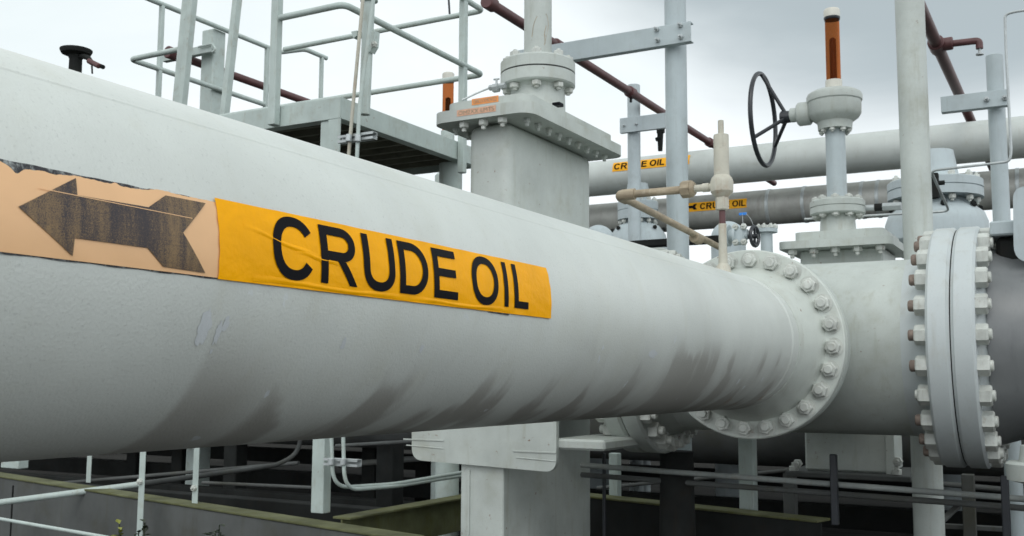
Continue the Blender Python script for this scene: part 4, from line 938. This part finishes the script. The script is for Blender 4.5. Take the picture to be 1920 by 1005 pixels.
# dark vent stub, far left
q = P(143, 92, Y=4.9); t = thing('vent_stub', 'dark flanged vent stub with small red side fitting, far left above the labelled pipe', 'vent', P(143, 140, Y=4.9))
s_ = lambda px: S(q, px)
MB().lathe(P(140, 150, Y=4.9), (0, 0, 1), [(0, s_(12)), (s_(40), s_(11.5)), (s_(46), s_(15)), (s_(50), s_(26)), (s_(56), s_(29)), (s_(58), s_(29)), (s_(59), s_(22)), (s_(59), 0)], 32).build('stub', M['dark'], t)
MB().tube([P(152, 105, Y=4.9), P(165, 108, Y=4.9), P(172, 118, Y=4.9)], s_(5), 10, .02).cyl(P(172, 118, Y=4.9), P(173, 138, Y=4.9), s_(1.6), seg=8).cyl(P(184, 122, Y=4.9), P(194, 126, Y=4.9), s_(4), seg=8).build('side_fitting', M['dark'], t)
MB().cyl(P(166, 114, Y=4.88), P(186, 124, Y=4.88), s_(5), seg=12, ch=.004).build('side_valve', M['maroon'], t)

# ------------------------------------------------------------------ lower left skid
ZS = H0-.8
s0 = P(-60, 884, Z=ZS); s1 = P(760, 1012, Z=ZS)
sk = thing('skid_beam', 'long mossy channel beam of the skid below the labelled pipe, lower left', 'beam', (s0+s1)/2-V(0, 0, .5))
d = (s1-s0).normalized(); nrm_ = V(-d.y, d.x, 0)
if nrm_.y < 0: nrm_ = -nrm_
MB().bar(s0+V(0, 0, -.3), s1+V(0, 0, -.3), .012, .58, .002).build('web', M['web'], sk)
MB().bar(s0+nrm_*.06, s1+nrm_*.06, .15, .014, .003).build('top_flange', M['moss'], sk)
q = P(28, 950, Y=s0.y); 
for xx in (28, ):
    q = P(xx, 905, Z=ZS); MB().bar(V(q.x, q.y, ZS-.02)-nrm_*.012, V(q.x, q.y, ZS-.6)-nrm_*.012, .012, .006, .001, d).build('joint', M['dark'], sk)
s2 = P(640, 968, Z=ZS); s3 = P(1000, 905, Z=ZS)
t = thing('cross_beam', 'mossy cross beam running right from the skid, between the platform leg and the tall left valve', 'beam', (s2+s3)/2-V(0, 0, .2))
MB().bar(s2+V(0, 0, -.012), s3+V(0, 0, -.012), .13, .014, .003).bar(s2+V(0, 0, -.13), s3+V(0, 0, -.13), .01, .22, .002).build('beam', M['moss'], t)
# square post on the skid with conduits
q = P(597, 966, Z=ZS+.008); wq = S(q, 22)
cc = thing('conduit_pair', 'two curved conduits beside the platform leg on the skid, bending away to the right', 'conduit', P(630, 900, Y=q.y))
yq = q.y-.01
e1 = P(645, 920, Y=yq); e2 = P(655, 924, Y=yq)
for xx, yy in ((621, 917), (643, 921)):
    c0 = P(xx, 800, Y=yq); c1 = P(xx+3, yy-2, Y=yq); c2 = P(740, 912-(643-xx)*.2, Y=yq+.45); c3 = P(900, 880+(xx-621)*.3, Y=yq+1.3)
    MB().tube([c0, c1, c2, c3], .0115, 12, .12, 8).build('conduit', M['railp'], cc)
strut(P(607, 866, Y=yq+.02), P(671, 868, Y=yq+.02), .042, yq+.035, cc)
for xx in (621, 643): MB().cyl(P(xx, 866, Y=yq-.01)-V(0, 0, .02), P(xx, 866, Y=yq-.01)+V(0, 0, .02), .018, seg=12, ch=.004).build('clamp', M['galv'], cc)
# angle posts
for (x, ytop, ybot, wpx, Zb, lab) in ((165, 820, 905, 12, ZS, 'leftmost thin angle post rising from the skid to the labelled pipe'), (264, 820, 1000, 15, None, 'thin angle post in front of the skid, meeting the thick conduit rail'), (365, 810, 1010, 14, None, 'thin angle post in front of the skid, nearest to the platform leg')):
    if Zb: q = P(x, ybot, Z=Zb); Yp = q.y; zb_ = Zb
    else: Yp = P(x, 940, Z=ZS).y-.12; zb_ = 0; q = P(x, 930, Y=Yp)
    wd = S(q, wpx)
    t = thing('angle_post', lab, 'post', (q.x, Yp, zb_), 'angle posts on the lower left skid')
    MB().box((q.x-wd/2, Yp, zb_), (q.x+wd/2, Yp+.006, PZ-.1), .001).box((q.x-wd/2, Yp+.0065, zb_), (q.x-wd/2+.006, Yp+.04, PZ-.1), .001).build('angle', M['railp'], t)
    if not Zb: at(pn3, t, P(x, 903 if x < 300 else 915, Y=Yp), (0, -1, 0))
q = P(20, 880, Z=ZS); t = single(MB().box((q.x-.14, q.y, ZS+.008), (q.x+.10, q.y+.1, ZS+.5), .004).build('plate_post', M['railp']), 'wide pale plate post on the skid at the left edge', 'post')
r0 = P(-60, 950, Y=4.55); r1_ = P(262, 908, Y=5.35); r2_ = P(270, 910, Y=5.4); r3_ = P(520, 872, Y=7.6); r4_ = P(560, 850, Y=7.8); r5_ = P(566, 800, Y=7.8)
t = thing('conduit_rail', 'thick pale conduit rising to the right across the skid, then curving up with shade put into its colour', 'conduit', r1_)
MB().tube([r0, r1_], .022, 14).build('conduit', M['railp'], t)
MB().tube([r1_, r3_, r4_, r5_], .0215, 14, .2).build('conduit', M['web'], t)  # same conduit, its shade put into the colour by a darker material
single(MB().tube([P(-40, 966, Y=4.6), P(190, 1006, Y=4.3), P(260, 1020, Y=4.25)], .012, 12).build('lower_conduit', M['railp']), 'thin pale conduit running down to the right at the bottom left corner', 'conduit')

# ------------------------------------------------------------------ lower right skid and dark pipework
s4 = P(1040, 922, Z=ZS); s5 = P(1545, 976, Z=ZS)
t = thing('rear_skid_beam', 'mossy skid beam under the round flange, right of the tall left valve', 'beam', (s4+s5)/2-V(0, 0, .4))
MB().bar(s4, s5, .16, .014, .003).build('top_flange', M['moss'], t)
MB().bar(s4+V(0, -.06, -.25), s5+V(0, -.06, -.25), .012, .48, .002).build('web', M['dark'], t)
def hp(xa, ya, xb, yb_, Y, r_, name, label, m_):
    a_ = P(xa, ya, Y=Y); c_ = P(xb, yb_, Y=Y); b = MB().cyl(a_, c_, r_, seg=14)
    return single(b.build(name, M[m_]), label, 'pipe')
hp(1090, 872, 1990, 941, 5.75, .016, 'thin_pipe', 'upper of two thin parallel pipes low across the lower right', 'dullrail')
hp(1090, 890, 1990, 958, 5.85, .016, 'thin_pipe', 'lower of two thin parallel pipes low across the lower right', 'web')
hp(1150, 822, 1720, 838, 8.6, .03, 'low_pipe', 'brownish pipe seen just below the round flange', 'cream')
hp(1150, 840, 1720, 856, 8.9, .03, 'low_pipe', 'dark bluish pipe under the brownish one below the round flange', 'greycoat')
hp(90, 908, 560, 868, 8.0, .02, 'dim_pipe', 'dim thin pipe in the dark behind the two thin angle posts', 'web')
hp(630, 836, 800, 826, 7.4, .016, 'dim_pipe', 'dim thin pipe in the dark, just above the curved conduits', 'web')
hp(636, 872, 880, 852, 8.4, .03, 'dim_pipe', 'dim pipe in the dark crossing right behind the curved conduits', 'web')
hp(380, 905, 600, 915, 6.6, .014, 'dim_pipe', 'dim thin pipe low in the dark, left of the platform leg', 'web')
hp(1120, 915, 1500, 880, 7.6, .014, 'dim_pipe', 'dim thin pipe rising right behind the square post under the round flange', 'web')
hp(1740, 905, 1960, 925, 8.0, .02, 'dim_pipe', 'dim thin pipe in the dark, right of the thickest post', 'web')
def bpost(x, ytop, ybot, wpx, Y, label, m_='railp', zb=None):
    q = P(x, ybot, Y=Y); wd = S(q, wpx); zz0 = q.z if zb is None else zb
    b = MB().box((q.x-wd/2, Y, zz0), (q.x+wd/2, Y+wd, P(x, ytop, Y=Y).z), .004)
    return single(b.build('short_post', M[m_]), label, 'post')
bpost(1400, 800, 957, 28, 6.5, 'square post directly under the round flange', zb=0)
bpost(1150, 850, 935, 18, 6.7, 'square post under the left flange joint, beside the tall left valve', zb=0)
bpost(1132, 850, 1010, 6, 5.85, 'thin black upright holding the two thin pipes at their left end', 'black')
bpost(1565, 852, 985, 13, 5.7, 'black channel upright holding the two thin pipes under the handwheel valve', 'black')
bpost(1888, 893, 1010, 14, 5.5, 'black channel upright holding the two thin pipes at the far right', 'black')
bpost(1480, 880, 962, 22, 7.6, 'short dim stub post beside the valve base plate', 'web', zb=0)
bpost(1816, 890, 950, 22, 7.4, 'short dim post in the dark behind the thin pipes, lower right', 'web', zb=0)
q0 = P(1750, 985, Z=H0-.95); q1 = P(1990, 998, Z=H0-.95); q2 = P(1795, 950, Z=H0-.95)
t = thing('steel_frame', 'pale angle frame lying low in the bottom right corner', 'frame', (q0+q1)/2)
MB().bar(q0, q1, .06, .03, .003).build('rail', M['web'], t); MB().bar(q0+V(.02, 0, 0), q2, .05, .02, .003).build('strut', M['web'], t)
# pedestal under the left joint
q = P(1222, 860, Y=5.5); t = thing('pedestal', 'dark pedestal under the left flange joint', 'pedestal', (q.x, 5.7, 0))
MB().lathe((q.x, 5.9, 0), (0, 0, 1), [(0, .12), (HZ-HR-.3, .10), (HZ-HR-.14, .10)], 24).build('column', M['dark'], t)
# bank of pipes added behind the header, hidden by it, to shade the ground
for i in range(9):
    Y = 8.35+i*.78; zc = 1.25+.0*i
    o = MB().lathe((-14, Y, zc), (1, 0, 0), [(0, .33), (24, .33)], 40).build('shading_pipe', M['web'])
    single(o, ['nearest', 'second', 'third', 'fourth', 'fifth', 'sixth', 'seventh', 'eighth', 'farthest'][i]+' pipe of the bank added behind the header to shade the ground', 'pipe', 'added bank of shading pipes behind the header')
# sleepers and low beams in the dark
for i, (Y, z) in enumerate(((6.9, .55), (8.1, .45), (9.6, .5), (11.5, .6))):
    o = MB().box((-16, Y, z-.2), (8, Y+.16, z), .006).build('low_beam', M['dark'])
    single(o, ['first', 'second', 'third', 'fourth'][i]+' low dark beam counted from the skid into the dark space under the pipes', 'beam', 'low dark beams under the pipes')
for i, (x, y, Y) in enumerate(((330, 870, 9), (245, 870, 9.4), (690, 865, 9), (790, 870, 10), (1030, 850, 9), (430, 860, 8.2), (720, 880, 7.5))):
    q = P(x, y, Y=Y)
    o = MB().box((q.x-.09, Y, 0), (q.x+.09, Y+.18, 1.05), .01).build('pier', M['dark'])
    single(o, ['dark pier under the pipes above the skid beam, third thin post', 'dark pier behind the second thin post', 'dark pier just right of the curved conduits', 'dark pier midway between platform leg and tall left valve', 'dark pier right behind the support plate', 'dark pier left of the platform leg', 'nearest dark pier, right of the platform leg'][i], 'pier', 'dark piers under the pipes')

# ------------------------------------------------------------------ weeds
def weed(x, y, Y, hgt, mleaf, label, seed):
    rn_ = random.Random(seed); top = P(x, y, Y=Y); t = thing('weed', label, 'plant', (top.x, Y, 0))
    st = MB(); lf = MB()
    for k in range(4):
        bx_ = top+V(rn_.uniform(-.05, .05), rn_.uniform(-.04, .04), rn_.uniform(-.06, .02)); base = V(top.x+rn_.uniform(-.02, .02), Y, 0)
        mid = (bx_+base)/2+V(rn_.uniform(-.02, .02), 0, 0); st.tube([base, mid, bx_], .0035, 6)
        for j in range(12):
            f_ = 1-j*.035; c_ = base.lerp(bx_, f_); a_ = rn_.uniform(0, 2*pi); ln = rn_.uniform(.03, .055)
            d_ = V(cos(a_), sin(a_), rn_.uniform(-.2, .8)).normalized(); sd_ = d_.cross(V(0, 0, 1)).normalized()*ln*.36; up_ = V(0, 0, ln*.12)
            lf.add([c_, c_+d_*ln*.45+sd_+up_, c_+d_*ln, c_+d_*ln*.45-sd_+up_, c_+d_*ln*.5-up_*.4], [(0, 4, 1), (4, 2, 1), (0, 3, 4), (4, 3, 2)])
    st.build('stem', M['leafd'], t); lf.build('leaves', mleaf, t)
weed(225, 985, 3.9, 1, M['leafy'], 'yellow-green weed at the bottom edge, left of the thin angle posts', 1)
weed(262, 984, 3.95, 1, M['leafd'], 'dark thin weed at the bottom edge, just right of the yellow-green one', 5)
weed(408, 980, 3.9, 1, M['leafd'], 'dark weed at the bottom edge between thin post and platform leg', 9)

# drop unlinked prototypes
for o in list(bpy.data.objects):
    if not o.users_collection: bpy.data.objects.remove(o)
